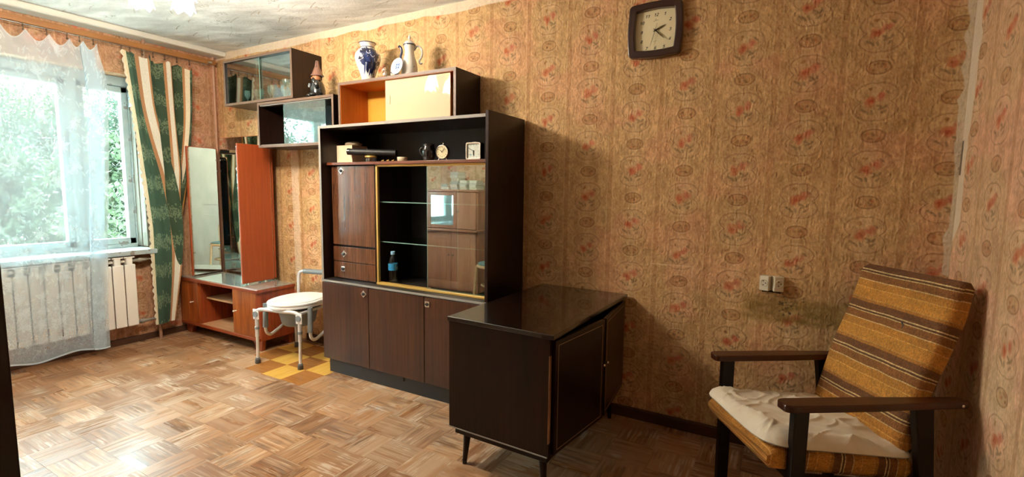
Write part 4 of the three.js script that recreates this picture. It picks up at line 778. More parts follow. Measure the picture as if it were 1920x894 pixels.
{
  const t = thing('mug', 'dark brown pot standing behind the right end of the middle cabinet pane', 'mug', [1.775, 1.6185, 0.13], 2.2);
  obj('mug_body', lathe([[0, 0], [0.03, 0], [0.036, 0.02], [0.038, 0.08], [0.033, 0.13], [0.028, 0.15], [0.025, 0.15], [0.03, 0.12], [0.032, 0.02], [0, 0.006]], 28), P({ color: 0x3a1c12, roughness: 0.25, clearcoat: 0.6 }), t);
  obj('mug_handle', tube([[0.034, 0.11, 0], [0.05, 0.10, 0], [0.05, 0.06, 0], [0.035, 0.045, 0]], 0.005, 20, 8), P({ color: 0x3a1c12, roughness: 0.25, clearcoat: 0.6 }), t);
}

// ------------------------------------------------------------------ things in the open niche of the wall unit
const NY = 1.4645;
{
  const t = thing('carton', 'plain cream cardboard box at the left end of the niche', 'box', [1.975, NY, 0.225]);
  const m = S({ map: dataTex(64, 64, (u, v) => mixc([206, 184, 150], [222, 202, 170], fbm(u * 8, v * 8, 321, 3)), true, 0.2), roughness: 0.85 });
  obj('box_body', bx(-0.075, 0.075, 0, 0.118, -0.07, 0.07, 0.002), m, t);
  obj('box_flap', [bx(-0.0755, 0.0755, 0.118, 0.1205, -0.0705, -0.002, 0.0008), bx(-0.0755, 0.0755, 0.118, 0.1205, 0.002, 0.0705, 0.0008)], m, t);
}
{
  const g = new THREE.SphereGeometry(0.06, 40, 24); const p = g.attributes.position;
  for (let i = 0; i < p.count; i++) { const x = p.getX(i), y = p.getY(i), z = p.getZ(i), k = 0.8 + 0.45 * fbm(x * 30 + 5, z * 30 + y * 24, 331, 3); p.setXYZ(i, x * k * 1.15, Math.max(-0.012, y * 0.30 * k), z * k * 0.8); }
  g.computeVertexNormals();
  const o = obj('rag', g.translate(0, 0.0125, 0), S({ map: dataTex(64, 64, (u, v) => mixc([176, 160, 132], [218, 206, 182], fbm(u * 9, v * 9, 333, 3)), true, 0.1), roughness: 0.95 }));
  o.position.set(1.985, NY + 0.1205, 0.225); tag(o, 'crumpled pale rag on top of the cream cardboard box', 'rag');
}
{
  const t = thing('ashtray', 'low glass jar with a brass rim under the black tube', 'jar', [2.195, NY, 0.265]);
  obj('jar_body', lathe([[0, 0], [0.036, 0], [0.038, 0.006], [0.037, 0.034], [0.033, 0.034], [0.033, 0.006], [0, 0.005]], 28), M.clear, t);
  obj('jar_rim', lathe([[0.034, 0.034], [0.039, 0.034], [0.040, 0.044], [0.033, 0.046], [0, 0.047]], 28), M.gold, t);
}
{
  const t = thing('tube', 'black rolled tube lying beside the cream box on the glass jar', 'tube', [2.14, NY + 0.0695, 0.262], -0.04);
  const m = S({ color: 0x0a0a0b, roughness: 0.55 });
  obj('tube_body', rod([-0.085, 0.004, 0.066], [0.22, -0.004, -0.07], 0.0215, 0.0215, 24), m, t);
  obj('tube_cap', rod([-0.092, 0.0042, 0.069], [-0.078, 0.0038, 0.063], 0.0225, 0.0225, 24), M.blackPlastic, t);
}
for (const [i, x, z, l] of [[0, 2.335, 0.30, 'tiny brass ring near the niche shelf edge beside the glass jar'], [1, 2.385, 0.305, 'tiny brass ring midway between glass jar and beige tape'], [2, 2.415, 0.29, 'tiny brass ring closest to the roll of beige tape']]) { const o = obj('brass_ring', [new THREE.TorusGeometry(0.008, 0.0022, 8, 18).rotateX(Math.PI / 2 - 0.5).translate(0, 0.0065, 0), new THREE.SphereGeometry(0.004, 8, 6).translate(0.005, 0.012, 0)], M.gold); o.position.set(x, NY, z); tag(o, l, 'ring', 'brass rings on the niche shelf'); }
{
  const t = thing('tape_roll', 'roll of beige tape lying flat on the niche shelf', 'tape', [2.495, NY, 0.29]);
  obj('tape', lathe([[0.017, 0], [0.032, 0], [0.0325, 0.03], [0.017, 0.03], [0.017, 0]], 30), S({ color: 0xc4b292, roughness: 0.7 }), t);
  obj('core', lathe([[0.0145, 0], [0.0168, 0], [0.0168, 0.03], [0.0145, 0.03], [0.0145, 0]], 30), S({ color: 0x8a7458, roughness: 0.9 }), t);
}
{
  const t = thing('ceramic_mug', 'glossy black barrel shaped pot next to the round alarm clock', 'pot', [2.705, NY, 0.285], 0.4);
  const m = P({ color: 0x151211, roughness: 0.12, clearcoat: 0.9 });
  obj('pot_body', lathe([[0, 0], [0.032, 0], [0.034, 0.01], [0.041, 0.03], [0.044, 0.05], [0.042, 0.072], [0.036, 0.09], [0.036, 0.1], [0.038, 0.104], [0.033, 0.104], [0.032, 0.09], [0.036, 0.05], [0, 0.01]], 32), m, t);
  obj('pot_handle', tube([[-0.036, 0.085, 0], [-0.052, 0.078, 0], [-0.054, 0.055, 0], [-0.042, 0.036, 0]], 0.005, 20, 8), m, t);
}
const dialTex = (square) => {
  const [c, x] = canvas(256, 256); x.fillStyle = square ? '#cfd6c8' : '#d8cba0'; x.fillRect(0, 0, 256, 256); x.fillStyle = '#1d1a14'; x.textAlign = 'center'; x.textBaseline = 'middle'; x.font = `bold ${square ? 20 : 34}px sans-serif`;
  for (let i = 1; i <= 12; i++) { const a = i / 12 * 6.28319, r = 94; let px = Math.sin(a) * r, py = -Math.cos(a) * r; if (square) { const k = 98 / Math.max(Math.abs(px), Math.abs(py)); px *= k; py *= k; } x.fillText(String(i), 128 + px, 128 + py); }
  if (square) { x.fillStyle = '#7fa3b4'; x.fillRect(52, 176, 34, 28); }
  return canvasTex(c, true, 1);
};
const handTo = (ang, len, w, z) => rot(bx(-w, w, -0.004, len, 0, 0.0008, 0), 0, 0, -ang * Math.PI / 180).translate(0, 0, z);
{
  const t = thing('alarm_clock', 'round metal alarm clock on two little feet', 'alarm clock', [2.822, NY, 0.295], 0.12);
  obj('case', lathe([[0, -0.022], [0.036, -0.022], [0.042, -0.012], [0.043, 0.012], [0.0395, 0.016], [0.0385, 0.012], [0.0385, 0.010], [0, 0.010]], 36).rotateX(Math.PI / 2).translate(0, 0.053, 0), M.chrome, t);
  const g = new THREE.CircleGeometry(0.0385, 36).translate(0, 0.053, 0.0112); obj('dial', g, S({ map: dialTex(false), roughness: 0.5 }), t);
  obj('hour_hand', handTo(310, 0.018, 0.0016, 0.013).translate(0, 0.053, 0), M.blackPlastic, t); obj('minute_hand', handTo(38, 0.027, 0.0012, 0.014).translate(0, 0.053, 0), M.blackPlastic, t);
  for (const s of [-1, 1]) obj('foot', rod([s * 0.032, 0, 0.006], [s * 0.022, 0.018, 0.002], 0.003, 0.005, 10), M.chrome, t);
  obj('button', [rod([0, 0.094, -0.004], [0, 0.104, -0.004], 0.003), new THREE.SphereGeometry(0.005, 10, 8).translate(0, 0.105, -0.004)], M.chrome, t);
}
{
  const t = thing('alarm_clock', 'square alarm clock with rounded corners at the right end of the niche', 'alarm clock', [3.045, NY, 0.29], 0.05);
  const rr = (h, r) => { const s = new THREE.Shape(); s.moveTo(-h + r, -h); s.lineTo(h - r, -h); s.quadraticCurveTo(h, -h, h, -h + r); s.lineTo(h, h - r); s.quadraticCurveTo(h, h, h - r, h); s.lineTo(-h + r, h); s.quadraticCurveTo(-h, h, -h, h - r); s.lineTo(-h, -h + r); s.quadraticCurveTo(-h, -h, -h + r, -h); return s; };
  const ring = rr(0.049, 0.012); ring.holes.push(rr(0.043, 0.009));
  obj('case', [extrude(rr(0.0475, 0.011), 0.034, 0.002).translate(0, 0.053, -0.03)], M.blackPlastic, t);
  obj('bezel', extrude(ring, 0.008, 0.001).translate(0, 0.053, 0.006), M.chrome, t);
  const g = new THREE.ShapeGeometry(rr(0.0432, 0.009), 6); { const p = g.attributes.position, uv = g.attributes.uv; for (let i = 0; i < p.count; i++) uv.setXY(i, (p.getX(i) + 0.0432) / 0.0864, (p.getY(i) + 0.0432) / 0.0864); }
  obj('dial', g.translate(0, 0.053, 0.0075), S({ map: dialTex(true), roughness: 0.5 }), t);
  obj('hour_hand', handTo(180, 0.026, 0.003, 0.009).translate(0, 0.053, 0), M.blackPlastic, t); obj('minute_hand', handTo(298, 0.034, 0.0014, 0.010).translate(0, 0.053, 0), M.blackPlastic, t);
  obj('button', bx(-0.016, 0.016, 0.103, 0.107, -0.018, -0.004, 0.001), M.chrome, t);
}
// water bottle in the showcase
{
  const t = thing('water_bottle', 'clear plastic water bottle with blue label and cap in the showcase', 'bottle', [2.413, 0.6805, 0.30], 0.3);
  const pr = [[0, 0.004], [0.02, 0], [0.028, 0.003], [0.0305, 0.012]]; for (let i = 0; i < 9; i++) { const y = 0.016 + i * 0.006; pr.push([i % 2 ? 0.0305 : 0.0285, y]); } pr.push([0.0305, 0.075], [0.0305, 0.125], [0.0285, 0.13], [0.030, 0.138], [0.026, 0.155], [0.016, 0.172], [0.0125, 0.178], [0.0125, 0.186]);
  obj('bottle_body', lathe(pr, 28), P({ color: 0xeef6f6, roughness: 0.04, transmission: 1, thickness: 0, ior: 1.6 }), t);
  const [c, x] = canvas(512, 128); x.fillStyle = '#2f8fc4'; x.fillRect(0, 0, 512, 128); x.fillStyle = '#8fd0ea'; x.fillRect(0, 0, 512, 12);
  for (const cx of [128, 384]) { x.strokeStyle = '#e6f4fa'; x.lineWidth = 8; x.beginPath(); x.arc(cx, 68, 44, 0, 7); x.stroke(); x.lineWidth = 5; for (let i = 0; i < 5; i++) { x.beginPath(); x.moveTo(cx - 26 + i * 12, 62); x.lineTo(cx - 24 + i * 12, 78); x.stroke(); } }
  obj('label', lathe([[0.0309, 0.078], [0.0311, 0.079], [0.0311, 0.121], [0.0309, 0.122]], 36), S({ map: canvasTex(c, true, 1), roughness: 0.4 }), t);
  obj('cap', lathe([[0.0145, 0.181], [0.0145, 0.2], [0.013, 0.202], [0, 0.202]], 20), S({ color: 0x8fc0e0, roughness: 0.4 }), t);
}
// small glass standing by the mirror wing
{ const o = obj('drinking_glass', lathe([[0, 0], [0.018, 0], [0.021, 0.05], [0.019, 0.05], [0.016, 0.006], [0, 0.006]], 20), M.clear); o.position.set(0.80, 0.5035, 0.33); tag(o, 'small clear glass by the foot of the right mirror wing', 'glass'); }

// ------------------------------------------------------------------ radiator, pipes
{
  const t = thing('radiator', 'white sectional radiator below the window sill', 'radiator', [0.0, 0, 0]);
  for (let i = 0; i < 13; i++) {
    const z0 = 0.79 + i * 0.08;
    const s = obj('section', [bx(0.106, 0.122, 0.165, 0.665, z0 + 0.002, z0 + 0.077, 0.008), bx(0.05, 0.112, 0.19, 0.70, z0 + 0.033, z0 + 0.046, 0.003), bx(0.045, 0.118, 0.64, 0.72, z0 + 0.018, z0 + 0.062, 0.008), bx(0.045, 0.11, 0.16, 0.21, z0 + 0.02, z0 + 0.06, 0.008)], M.radiator, t);
    obj('top_grille', bx(0.052, 0.120, 0.716, 0.728, z0 + 0.003, z0 + 0.077, 0.004), M.radiator, s);
  }
  obj('header_pipe', rod([0.075, 0.69, 0.80], [0.075, 0.69, 1.82], 0.016, 0.016, 12), M.radiator, t);
  obj('valve', [rod([0.075, 0.69, 0.80], [0.075, 0.69, 0.70], 0.015, 0.015, 12), new THREE.CylinderGeometry(0.02, 0.02, 0.03, 12).rotateX(Math.PI / 2).translate(0.075, 0.69, 0.745)], M.pipe, t);
  obj('valve', [rod([0.075, 0.18, 0.80], [0.075, 0.18, 0.70], 0.013, 0.013, 12), new THREE.CylinderGeometry(0.018, 0.018, 0.03, 12).rotateX(Math.PI / 2).translate(0.075, 0.18, 0.75)], M.pipe, t);
}
{
  const t = thing('heating_pipe', 'painted vertical heating pipe behind the green drape', 'pipe', [0.07, 0, 0.62]);
  obj('riser', rod([0, 0, 0], [0, RH - 0.001, 0], 0.012, 0.012, 12), S({ color: 0x9a7a62, roughness: 0.55 }), t);
  obj('branch', [rod([0, 0.69, 0], [0, 0.69, 0.085], 0.010), rod([0, 0.18, 0], [0, 0.18, 0.085], 0.010)], M.pipe, t);
}
{ const o = obj('heating_pipe', rod([0, 0, 0], [0, RH - 0.001, 0], 0.011, 0.011, 12), S({ color: 0xb98f74, roughness: 0.55 })); o.position.set(0.04, 0, 0.055); tag(o, 'thin pinkish pipe in the corner right of the green drape', 'pipe'); }

// ------------------------------------------------------------------ curtain rail, net curtain, green drape
{
  const t = thing('curtain_rail', 'brown wooden curtain rail above the window', 'curtain rail', [0, 0, 0]);
  obj('rail_board', bx(0.085, 0.10, 2.376, 2.416, 0.06, RZ - 0.02, 0.003, 'z'), S({ map: woodTex([136, 88, 42], [176, 120, 62], 0.4, 341), roughness: 0.5 }), t);
  obj('rail_rod', rod([0.12, 2.362, 0.10], [0.12, 2.362, RZ - 0.03], 0.0022), M.chrome, t);
  obj('bracket', [0.12, 1.5, 2.9].map((z) => bx(0.0, 0.125, 2.38, 2.395, z - 0.012, z + 0.012, 0.002)), M.pipe, t);
}
const hookG = [new THREE.TorusGeometry(0.009, 0.002, 6, 16), rod([0, -0.009, 0], [0, -0.03, 0], 0.0025), bx(-0.004, 0.004, -0.034, -0.02, -0.005, 0.005, 0.001)];
let hook0 = null;
function hook(z, label, group) {
  if (!hook0) { hook0 = obj('curtain_clip', hookG.map((g) => g.clone()), S({ color: 0x5a4632, roughness: 0.5, metalness: 0.4 })); hook0.position.set(0.12, 2.354, z); tag(hook0, label, 'clip', group); } else copy(hook0, label, [0.12, 2.354, z]).userData.group = group;
}
const tz = [0.965, 1.045, 1.115, 1.225, 1.345, 1.47, 1.60, 1.74, 1.88, 2.03, 2.18, 2.33];
tz.slice(0, 6).forEach((z, i) => hook(z, ['dark clip at the window-edge corner of the net curtain', 'dark clip holding the folded strand of the net curtain', 'dark clip third from the loose corner of the net', 'dark clip fourth from the loose corner of the net', 'dark clip fifth from the loose corner of the net'][i] ?? 'dark clip farthest from the loose corner of the net curtain', 'clips holding the net curtain'));
// net: lace flowers in the alpha map; scalloped head between the clips
const laceMap = (() => {
  const W = 1024, H = 1536, [c, x] = canvas(W, H);
  x.fillStyle = 'rgb(108,108,108)'; x.fillRect(0, 0, W, H);
  const petal = (px, py, L, w, a, g) => { x.save(); x.translate(px, py); x.rotate(a); x.fillStyle = `rgba(${g},${g},${g},0.55)`; x.strokeStyle = 'rgba(190,190,190,0.75)'; x.lineWidth = 2; x.beginPath(); x.moveTo(0, 0); x.quadraticCurveTo(L * 0.5, -w, L, 0); x.quadraticCurveTo(L * 0.5, w, 0, 0); x.fill(); x.stroke(); x.restore(); };
  const flower = (px, py, s, sd) => { for (let i = 0; i < 11; i++) petal(px, py, s * (0.6 + 0.5 * hash(i, sd, 1)), s * 0.26, i * 0.571 + hash(i, sd, 2), 120 + 50 * hash(i, sd, 3)); for (let i = 0; i < 6; i++) petal(px, py, s * 0.45, s * 0.2, i * 1.05, 165); };
  const leafy = (px, py, s, a, sd) => { for (let i = 0; i < 7; i++) petal(px + Math.cos(a) * i * s * 0.34, py + Math.sin(a) * i * s * 0.34 + (hash(i, sd, 4) - 0.5) * s * 0.3, s * 0.42, s * 0.13, a + (i % 2 ? 0.9 : -0.9), 150); };
  for (let r = 0; r < 11; r++) for (let k = 0; k < 7; k++) { const px = (k + 0.3 + 0.5 * (r % 2) + (hash(r, k, 351) - 0.5) * 0.3) * W / 7, py = (r + 0.4 + (hash(r, k, 352) - 0.5) * 0.4) * H * 0.78 / 11, big = hash(r, k, 353) > 0.55; if (big) flower(px, py, 44, r * 9 + k); leafy(px + 30, py + 18, 50, hash(r, k, 354) * 6.3, r + k * 7); if (r < 3) leafy(px - 46, py - 20, 54, hash(r, k, 355) * 6.3, r * 3 + k); }
  // deep lace border along the hem
  for (let i = 0; i < 26; i++) { flower((i % 9) * W / 9 + 50 + 30 * hash(i, 5, 5), H * (0.80 + 0.04 * Math.floor(i / 9)), 44, i + 90); }
  for (let i = 0; i < 2200; i++) { x.strokeStyle = i % 3 ? 'rgba(215,215,215,0.55)' : 'rgba(50,50,50,0.55)'; x.lineWidth = 1.5; x.beginPath(); x.arc(hash(i, 1, 361) * W, H * (0.80 + 0.185 * hash(i, 2, 361)), 4 + 9 * hash(i, 3, 361), hash(i, 4, 361) * 6, hash(i, 4, 361) * 6 + 3.4); x.stroke(); }
  for (let i = 0; i < 14; i++) { const px = i * W / 14; x.fillStyle = 'rgba(40,40,40,0.8)'; for (let k = 0; k < 9; k++) { x.beginPath(); x.arc(px + 10 + (k % 3) * 15 + 6 * hash(i, k, 363), H * 0.925 + Math.floor(k / 3) * 12 - Math.abs(i % 4 - 2) * 14, 4.5, 0, 7); x.fill(); } }
  x.fillStyle = 'rgba(235,235,235,0.9)'; x.fillRect(0, H - 8, W, 8); x.fillStyle = 'rgba(150,150,150,0.8)'; x.fillRect(0, 0, W, 6);
  const t = canvasTex(c, false, 1); return t;
})();
{
  const zR = 0.955, zL = 2.36, nz = 210, ny = 110;
  const topY = (z) => { let i = 0; while (i < tz.length - 2 && z > tz[i + 1]) i++; const a = tz[i], b = tz[i + 1], k = clamp((z - a) / (b - a)); return 2.325 - (0.035 + 0.25 * (b - a)) * Math.sin(k * Math.PI); };
  const g = grid(nz, ny, (u, v) => {
    // the strand at the loose edge is gathered: the cloth doubles back on itself there
    let s = u, z = u < 0.10 ? 0.962 + 0.10 * (u / 0.10) : u < 0.16 ? 1.062 - 0.085 * ((u - 0.10) / 0.06) : 0.977 + (zL - 0.977) * Math.pow((u - 0.16) / 0.84, 1.0);
    const layer = u < 0.10 ? 0 : u < 0.16 ? 1 : 2, yt = topY(Math.max(z, 0.966)), yb = 0.058, down = 1 - v;
    const y = yt + (yb - yt) * down;
    const lean = sstep(0, 0.12, down) * -0.045 * Math.exp(-(z - 0.955) * 9) + sstep(0.1, 1, down) * 0.10 * Math.exp(-Math.max(0, z - 0.955) * 4);
    const x = 0.160 + (layer === 0 ? 0.014 : layer === 1 ? 0.005 : 0) + 0.010 * Math.sin(z * 26 + down * 1.2) * (0.35 + 0.65 * down) + 0.012 * Math.sin(z * 9 + 1) * down + 0.008 * (noise(z * 8, down * 4, 371) - 0.5);
    return [x, y + 0.012 * Math.sin(z * 17) * (down > 0.97 ? 1 : 0), z + lean];
  }, (u, v) => [u * 1.55, v]);
  const o = obj('net_curtain', g, P({ color: 0xc6dae4, alphaMap: laceMap, transparent: true, roughness: 1, transmission: 0.04, thickness: 0, side: THREE.DoubleSide, ior: 1.2 }));
  tag(o, 'sheer white net curtain with lace flowers hanging before the window', 'curtain');
}
// green drape with cream and beige stripes, gathered towards the bottom
const drapeMap = (() => {
  const W = 1024, H = 1536, [c, x] = canvas(W, H), id = x.createImageData(W, H);
  const cyc = [[0.018, [206, 192, 160], 0], [0.225, [58, 80, 64], 1], [0.25, [168, 122, 84], 0], [0.305, [214, 210, 194], 0], [0.325, [176, 128, 88], 0], [0.56, [54, 72, 54], 1], [0.58, [176, 128, 86], 0], [0.625, [212, 206, 188], 0], [0.645, [174, 124, 82], 0], [0.83, [52, 68, 48], 1], [0.845, [176, 126, 82], 0], [0.885, [220, 206, 178], 0], [0.975, [52, 66, 46], 1], [1.01, [190, 140, 76], 0]];
  for (let j = 0; j < H; j++) for (let i = 0; i < W; i++) {
    const u = i / W, s = cyc.find((q) => u < q[0]), v = j / H * 2.2, o = (j * W + i) * 4; let col = s[1], th = 0.94 + 0.12 * noise(i / 1.5, j / 5, 381);
    if (s[2]) { const n = noise(u * 70, v * 40, 383), m = Math.sin(v * 26) * 0.5 + 0.5, f = noise(u * 220, v * 130, 385); if (n * 0.55 + m * 0.5 > 0.58 && f > 0.42) col = mixc(col, [158, 168, 132], 0.45); }
    id.data[o] = col[0] * th; id.data[o + 1] = col[1] * th; id.data[o + 2] = col[2] * th; id.data[o + 3] = 255;
  }
  x.putImageData(id, 0, 0); return canvasTex(c, true, 1);
})();
{
  const lz = (y) => { const P2 = [[2.33, 0.805], [1.9, 0.765], [1.49, 0.728], [0.936, 0.675], [0.13, 0.668]]; for (let i = 0; i < 4; i++) if (y >= P2[i + 1][0] || i === 3) { const [y0, z0] = P2[i], [y1, z1] = P2[i + 1]; return z0 + (z1 - z0) * clamp((y0 - y) / (y0 - y1)); } };
  const rz = (y) => { const P2 = [[2.35, 0.275], [1.425, 0.315], [0.69, 0.44], [0.13, 0.525]]; for (let i = 0; i < 3; i++) if (y >= P2[i + 1][0] || i === 2) { const [y0, z0] = P2[i], [y1, z1] = P2[i + 1]; return z0 + (z1 - z0) * clamp((y0 - y) / (y0 - y1)); } };
  const g = grid(260, 90, (u, v) => {
    const down = 1 - v, yb = 0.135, k = u * 7.0, fold = Math.sin(k * Math.PI), sag = 0.035 * Math.abs(Math.sin(u * 5 * Math.PI)) * (1 - sstep(0, 0.25, down));
    const yt = 2.335 - sag - 0.03 * u * (u > 0.5 ? 1 : 0), y = yt + (yb + 0.02 * u - yt) * down;
    // towards the hem the first third of the cloth lies in front and the rest is gathered behind it
    const lin = u, packed = u < 0.325 ? u / 0.325 * 0.98 : 0.98 - 0.5 * Math.abs(Math.sin((u - 0.325) * 9)) * 0.9, s = lin + (packed - lin) * sstep(0.15, 0.85, down);
    const wob = 0.05 * (noise(u * 5 + 2, down * 2.4, 393) - 0.5) * Math.sin(Math.min(1, u * 6) * 1.57) * (u < 0.95 ? 1 : 0.3);
    const z = lz(y) + (rz(y) - lz(y)) * clamp(s + wob + 0.045 * Math.sin(k * 2 * Math.PI * 0.5 + 1) * (1 - sstep(0.5, 1, down)));
    const behind = u > 0.325 ? -0.06 * sstep(0.2, 0.9, down) * Math.min(1, (u - 0.325) * 9) : 0;
    const x = 0.125 + behind * 0.7 + (0.026 + 0.010 * noise(k, down * 3, 391)) * fold * (1 - 0.75 * down) + 0.008 * Math.sin(down * 7 + u * 9);
    return [x, y, z + (u < 0.01 ? 0.004 * Math.sin(down * 190) : 0)];
  }, (u, v) => [u, v]);
  const t = thing('drape', 'green damask drape with cream and beige stripes gathered beside the window', 'curtain', [0, 0, 0]);
  obj('drape_cloth', g, P({ map: drapeMap, roughness: 0.75, sheen: 0.4, sheenRoughness: 0.5, sheenColor: new THREE.Color(0x9aa58a), side: THREE.DoubleSide, transmission: 0.12, thickness: 0, ior: 1.25 }), t);
  // scalloped lace edging along the loose side
  const p = g.attributes.position, pts = []; for (let j = 0; j <= 90; j++) pts.push([p.getX(j * 261), p.getY(j * 261), p.getZ(j * 261)]);
  const cv = new THREE.CatmullRomCurve3(pts.map((q) => V(...q)));
  obj('lace_edge', grid(2, 420, (u, v) => { const q = cv.getPointAt(v); return [q.x + 0.002, q.y, q.z + u * (0.006 + 0.010 * Math.abs(Math.sin(v * 42 * Math.PI)))]; }), S({ color: 0xd6ccb4, roughness: 0.9, side: THREE.DoubleSide }), t);
  [0.79, 0.735, 0.65, 0.575, 0.49, 0.40, 0.30].forEach((z, i) => hook(z, ['dark clip at the window side corner of the green drape', 'dark clip second along the head of the green drape', 'dark clip third along the head of the green drape', 'dark clip at the middle of the green drape head', 'dark clip just past the middle of the green drape head', 'dark clip second from the corner end of the green drape', 'dark clip at the corner end of the green drape'][i], 'clips holding the green drape'));
}

// ------------------------------------------------------------------ chandelier with petal glass shades, lit
{
  const t = thing('chandelier', 'ceiling chandelier with white petal edged glass shades, lamps lit', 'chandelier', [1.935, RH, 1.41]);
  obj('canopy', lathe([[0, -0.035], [0.02, -0.034], [0.05, -0.012], [0.055, -0.001], [0, -0.001]], 28), M.gold, t);
  obj('stem', rod([0, -0.03, 0], [0, -0.15, 0], 0.008, 0.008, 12), M.gold, t);
  obj('hub', new THREE.SphereGeometry(0.028, 20, 14).translate(0, -0.16, 0), M.gold, t);
  const shadeM = P({ color: 0xfff2dc, roughness: 1, transmission: 0.55, thickness: 0, side: THREE.DoubleSide, ior: 1.2, emissive: 0xffe2b4, emissiveIntensity: 0.08 });
  const bulbM = S({ color: 0xffffff, emissive: 0xffe6c0, emissiveIntensity: 4 });
  for (let i = 0; i < 5; i++) {
    const a = 3.62 + (i - 0.5) * Math.PI * 2 / 5, c = Math.cos(a), s = -Math.sin(a), r = 0.155;
    const arm = obj('arm', tube([[0, -0.165, 0], [c * 0.06, -0.19, s * 0.06], [c * 0.12, -0.175, s * 0.12], [c * r, -0.17, s * r], [c * r, -0.195, s * r]], 0.005, 24, 8), M.gold, t);
    obj('socket', lathe([[0, -0.235], [0.016, -0.235], [0.018, -0.2], [0.010, -0.19], [0, -0.19]], 16).translate(c * r, 0, s * r), M.gold, arm);
    const g = grid(48, 10, (u, v) => { const th = u * 6.28319, w = Math.abs(((u * 6) % 1) - 0.5) * 2, R = 0.020 + 0.028 * Math.pow(v, 0.75) + 0.004 * v * v, yb = -0.205 - v * (0.098 + 0.022 * w * (v > 0.6 ? (v - 0.6) / 0.4 : 0)); const k = 1 + 0.05 * v * Math.cos(th * 6); return [c * r + Math.cos(th) * R * k, yb, s * r + Math.sin(th) * R * k]; });
    const sh = obj('lamp_shade', g, shadeM, t);
    obj('bulb', new THREE.SphereGeometry(0.022, 16, 12).scale(1, 1.25, 1).translate(c * r, -0.258, s * r), bulbM, sh);
    const L = new THREE.PointLight(0xfff3e4, LAMP, 0, 2); L.position.set(c * r, -0.258, s * r); L.castShadow = true; L.shadow.radius = 1; t.add(L);
  }
}

// ------------------------------------------------------------------ behind and beside the camera: wardrobe, bookcase with books, chair (seen at the edge and in the glass)
{
  const t = thing('wardrobe', 'tall dark brown wardrobe side cutting the left edge of the photo', 'wardrobe', [0, 0, 0]);
  const x0 = 2.95, x1 = 3.905, z0 = 2.498, z1 = 3.09;
  obj('carcass', [bx(x1 - 0.02, x1, 0.0, 2.0, z0, z1, 0.002), bx(x0, x0 + 0.02, 0, 2.0, z0, z1, 0.002), bx(x0, x1, 2.0, 2.02, z0, z1, 0.002, 'x'), bx(x0 + 0.02, x1 - 0.02, 0.08, 0.1, z0 + 0.02, z1, 0), bx(x0 + 0.02, x1 - 0.02, 0, 2.0, z1 - 0.01, z1, 0)], M.darkWood, t);
  obj('plinth', bx(x0 + 0.02, x1 - 0.02, 0, 0.08, z0 + 0.03, z0 + 0.05, 0), M.blackBase, t);
  for (const [a, b, k] of [[x0 + 0.022, 3.425, 3.395], [3.43, x1 - 0.022, 3.46]]) { const d = obj('door', bx(a, b, 0.085, 1.995, z0 + 0.001, z0 + 0.019, 0.002), M.doorWood, t); obj('handle', rod([k, 0.95, z0 - 0.012], [k, 1.1, z0 - 0.012], 0.006), M.chrome, d); }
}
const brownCase = P({ map: woodTex([150, 96, 70], [192, 136, 104], 0.4, 401), roughness: 0.35, clearcoat: 0.4 });
{
  const t = thing('bookcase', 'reddish wooden bookcase with a glass door, reflected in the showcase glass', 'bookcase', [0, 0, 0]);
  const x0 = 0.80, x1 = 1.545, z0 = 2.75, z1 = 3.085;
  obj('carcass', [bx(x0, x0 + 0.02, 0.06, 1.26, z0 + 0.02, z1, 0.002), bx(x1 - 0.02, x1, 0.06, 1.26, z0 + 0.02, z1, 0.002), bx(x0, x1, 1.26, 1.285, z0, z1, 0.003, 'x'), bx(x0 + 0.02, x1 - 0.02, 0.06, 0.08, z0 + 0.03, z1, 0), bx(x0 + 0.02, x1 - 0.02, 0.08, 1.26, z1 - 0.01, z1, 0)], brownCase, t);
  obj('ledge', bx(x0 - 0.01, x1 + 0.01, 0.79, 0.815, z0 - 0.03, z1, 0.003, 'x'), brownCase, t);
  obj('plinth', bx(x0 + 0.02, x1 - 0.02, 0, 0.06, z0 + 0.05, z1, 0.002), M.blackBase, t);
  const gd = obj('glass_door', [bx(x0 + 0.022, x0 + 0.06, 0.82, 1.255, z0 + 0.005, z0 + 0.022, 0.002), bx(1.20, 1.24, 0.82, 1.255, z0 + 0.005, z0 + 0.022, 0.002), bx(x0 + 0.06, 1.20, 0.82, 0.86, z0 + 0.005, z0 + 0.022, 0.002), bx(x0 + 0.06, 1.20, 1.215, 1.255, z0 + 0.005, z0 + 0.022, 0.002)], brownCase, t);
  obj('door_pane', bx(x0 + 0.06, 1.20, 0.86, 1.215, z0 + 0.011, z0 + 0.015, 0), P({ color: 0xcfe2df, roughness: 0.02, metalness: 0.85 }), gd, 'mirrored pane');
  const wd = obj('door', bx(1.245, x1 - 0.022, 0.82, 1.255, z0 + 0.005, z0 + 0.022, 0.003), brownCase, t); obj('knob', new THREE.SphereGeometry(0.012, 12, 10).translate(1.27, 1.03, z0 - 0.006), M.chrome, wd);
  for (const [a, b, k] of [[x0 + 0.022, 1.17, 1.14], [1.175, x1 - 0.022, 1.205]]) { const d = obj('door', [bx(a, b, 0.085, 0.785, z0 + 0.005, z0 + 0.02, 0.003), bx(a + 0.07, b - 0.07, 0.16, 0.71, z0 + 0.001, z0 + 0.006, 0.003)], brownCase, t); obj('knob', new THREE.SphereGeometry(0.012, 12, 10).translate(k, 0.5, z0 - 0.006), M.chrome, d); }
}
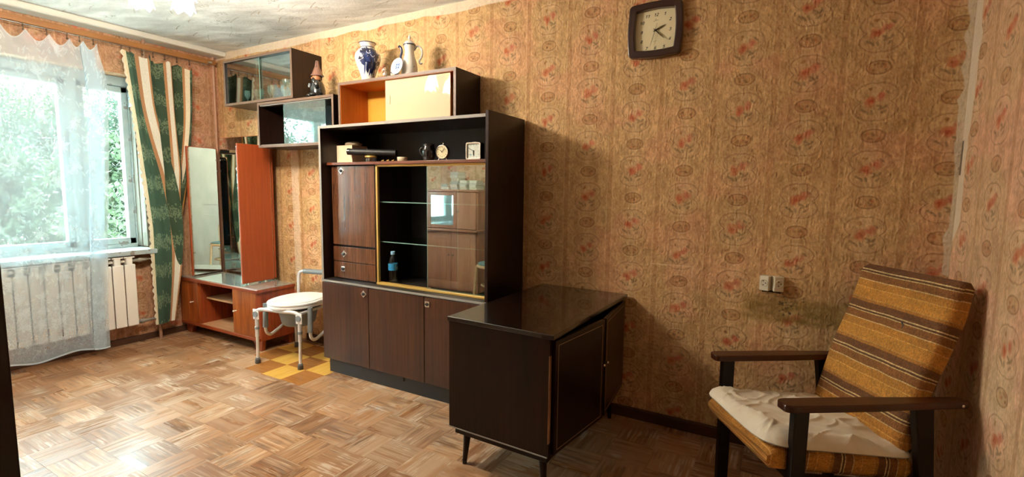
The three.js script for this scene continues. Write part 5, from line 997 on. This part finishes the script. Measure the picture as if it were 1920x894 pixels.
{
  const pale = ['#d8d4c8', '#c9c6bd', '#e2ded0', '#b9bdb6', '#cfc3ae'].map((c) => S({ color: c, roughness: 0.8 })), pages = S({ color: 0xe6e0d0, roughness: 0.9 });
  const stacks = [[1.03, 2, 'low left stack'], [1.17, 6, 'tallest stack'], [1.30, 4, 'third stack'], [1.44, 4, 'right-hand stack']], ord = ['lowest', 'second lowest', 'third from below', 'fourth from below', 'fifth from below', 'topmost'];
  for (const [x, n, nm] of stacks) {
    let y = 1.2855;
    for (let k = 0; k < n; k++) {
      const h = 0.022 + 0.016 * hash(k, n, 411), w = 0.115 - 0.02 * hash(k, n, 412), d = 0.17, b = thing('book', `pale reflected book, ${k === n - 1 ? 'topmost' : ord[k]} in the ${nm} on the bookcase`, 'book', [x + (hash(k, n, 413) - 0.5) * 0.012, y, 2.90], (hash(k, n, 414) - 0.5) * 0.2, 'books stacked on the bookcase');
      obj('cover', [bx(-w / 2, w / 2, 0, 0.003, -d / 2, d / 2, 0.001), bx(-w / 2, w / 2, h - 0.003, h, -d / 2, d / 2, 0.001), bx(-w / 2, w / 2, 0.003, h - 0.003, -d / 2, -d / 2 + 0.003, 0)], pale[(k + n) % 5], b);
      obj('pages', bx(-w / 2 + 0.004, w / 2 - 0.004, 0.003, h - 0.003, -d / 2 + 0.003, d / 2 - 0.004, 0), pages, b);
      y += h + 0.0003;
    }
  }
}
{
  const t = thing('dining_chair', 'light wooden chair reflected in the showcase glass beside the bookcase', 'chair', [1.86, 0, 2.66], 0.25);
  const m = S({ map: woodTex([176, 140, 100], [206, 172, 130], 0.3, 421), roughness: 0.45 });
  obj('seat', new THREE.CylinderGeometry(0.205, 0.2, 0.03, 32).translate(0, 0.455, 0), S({ color: 0x5e7f80, roughness: 0.6 }), t);
  obj('seat_ring', new THREE.TorusGeometry(0.198, 0.017, 10, 40).rotateX(Math.PI / 2).translate(0, 0.44, 0), m, t);
  for (const [x, z] of [[-0.15, -0.15], [0.15, -0.15]]) obj('leg', rod([x * 1.2, 0, z * 1.2], [x, 0.44, z], 0.013, 0.016, 12), m, t);
  for (const s of [-1, 1]) obj('leg', tube([[s * 0.18, 0, 0.2], [s * 0.16, 0.3, 0.18], [s * 0.16, 0.47, 0.18]], 0.015, 20, 10), m, t);
  obj('back_hoop', tube([[-0.16, 0.46, 0.18], [-0.175, 0.7, 0.22], [-0.1, 0.88, 0.25], [0, 0.9, 0.255], [0.1, 0.88, 0.25], [0.175, 0.7, 0.22], [0.16, 0.46, 0.18]], 0.013, 50, 10), m, t);
  obj('leg_ring', new THREE.TorusGeometry(0.16, 0.009, 8, 36).rotateX(Math.PI / 2).translate(0, 0.22, 0), m, t);
}

scene.traverse((o) => { if (o.isMesh) { o.castShadow = true; o.receiveShadow = true; } });
renderer.render(scene, camera);
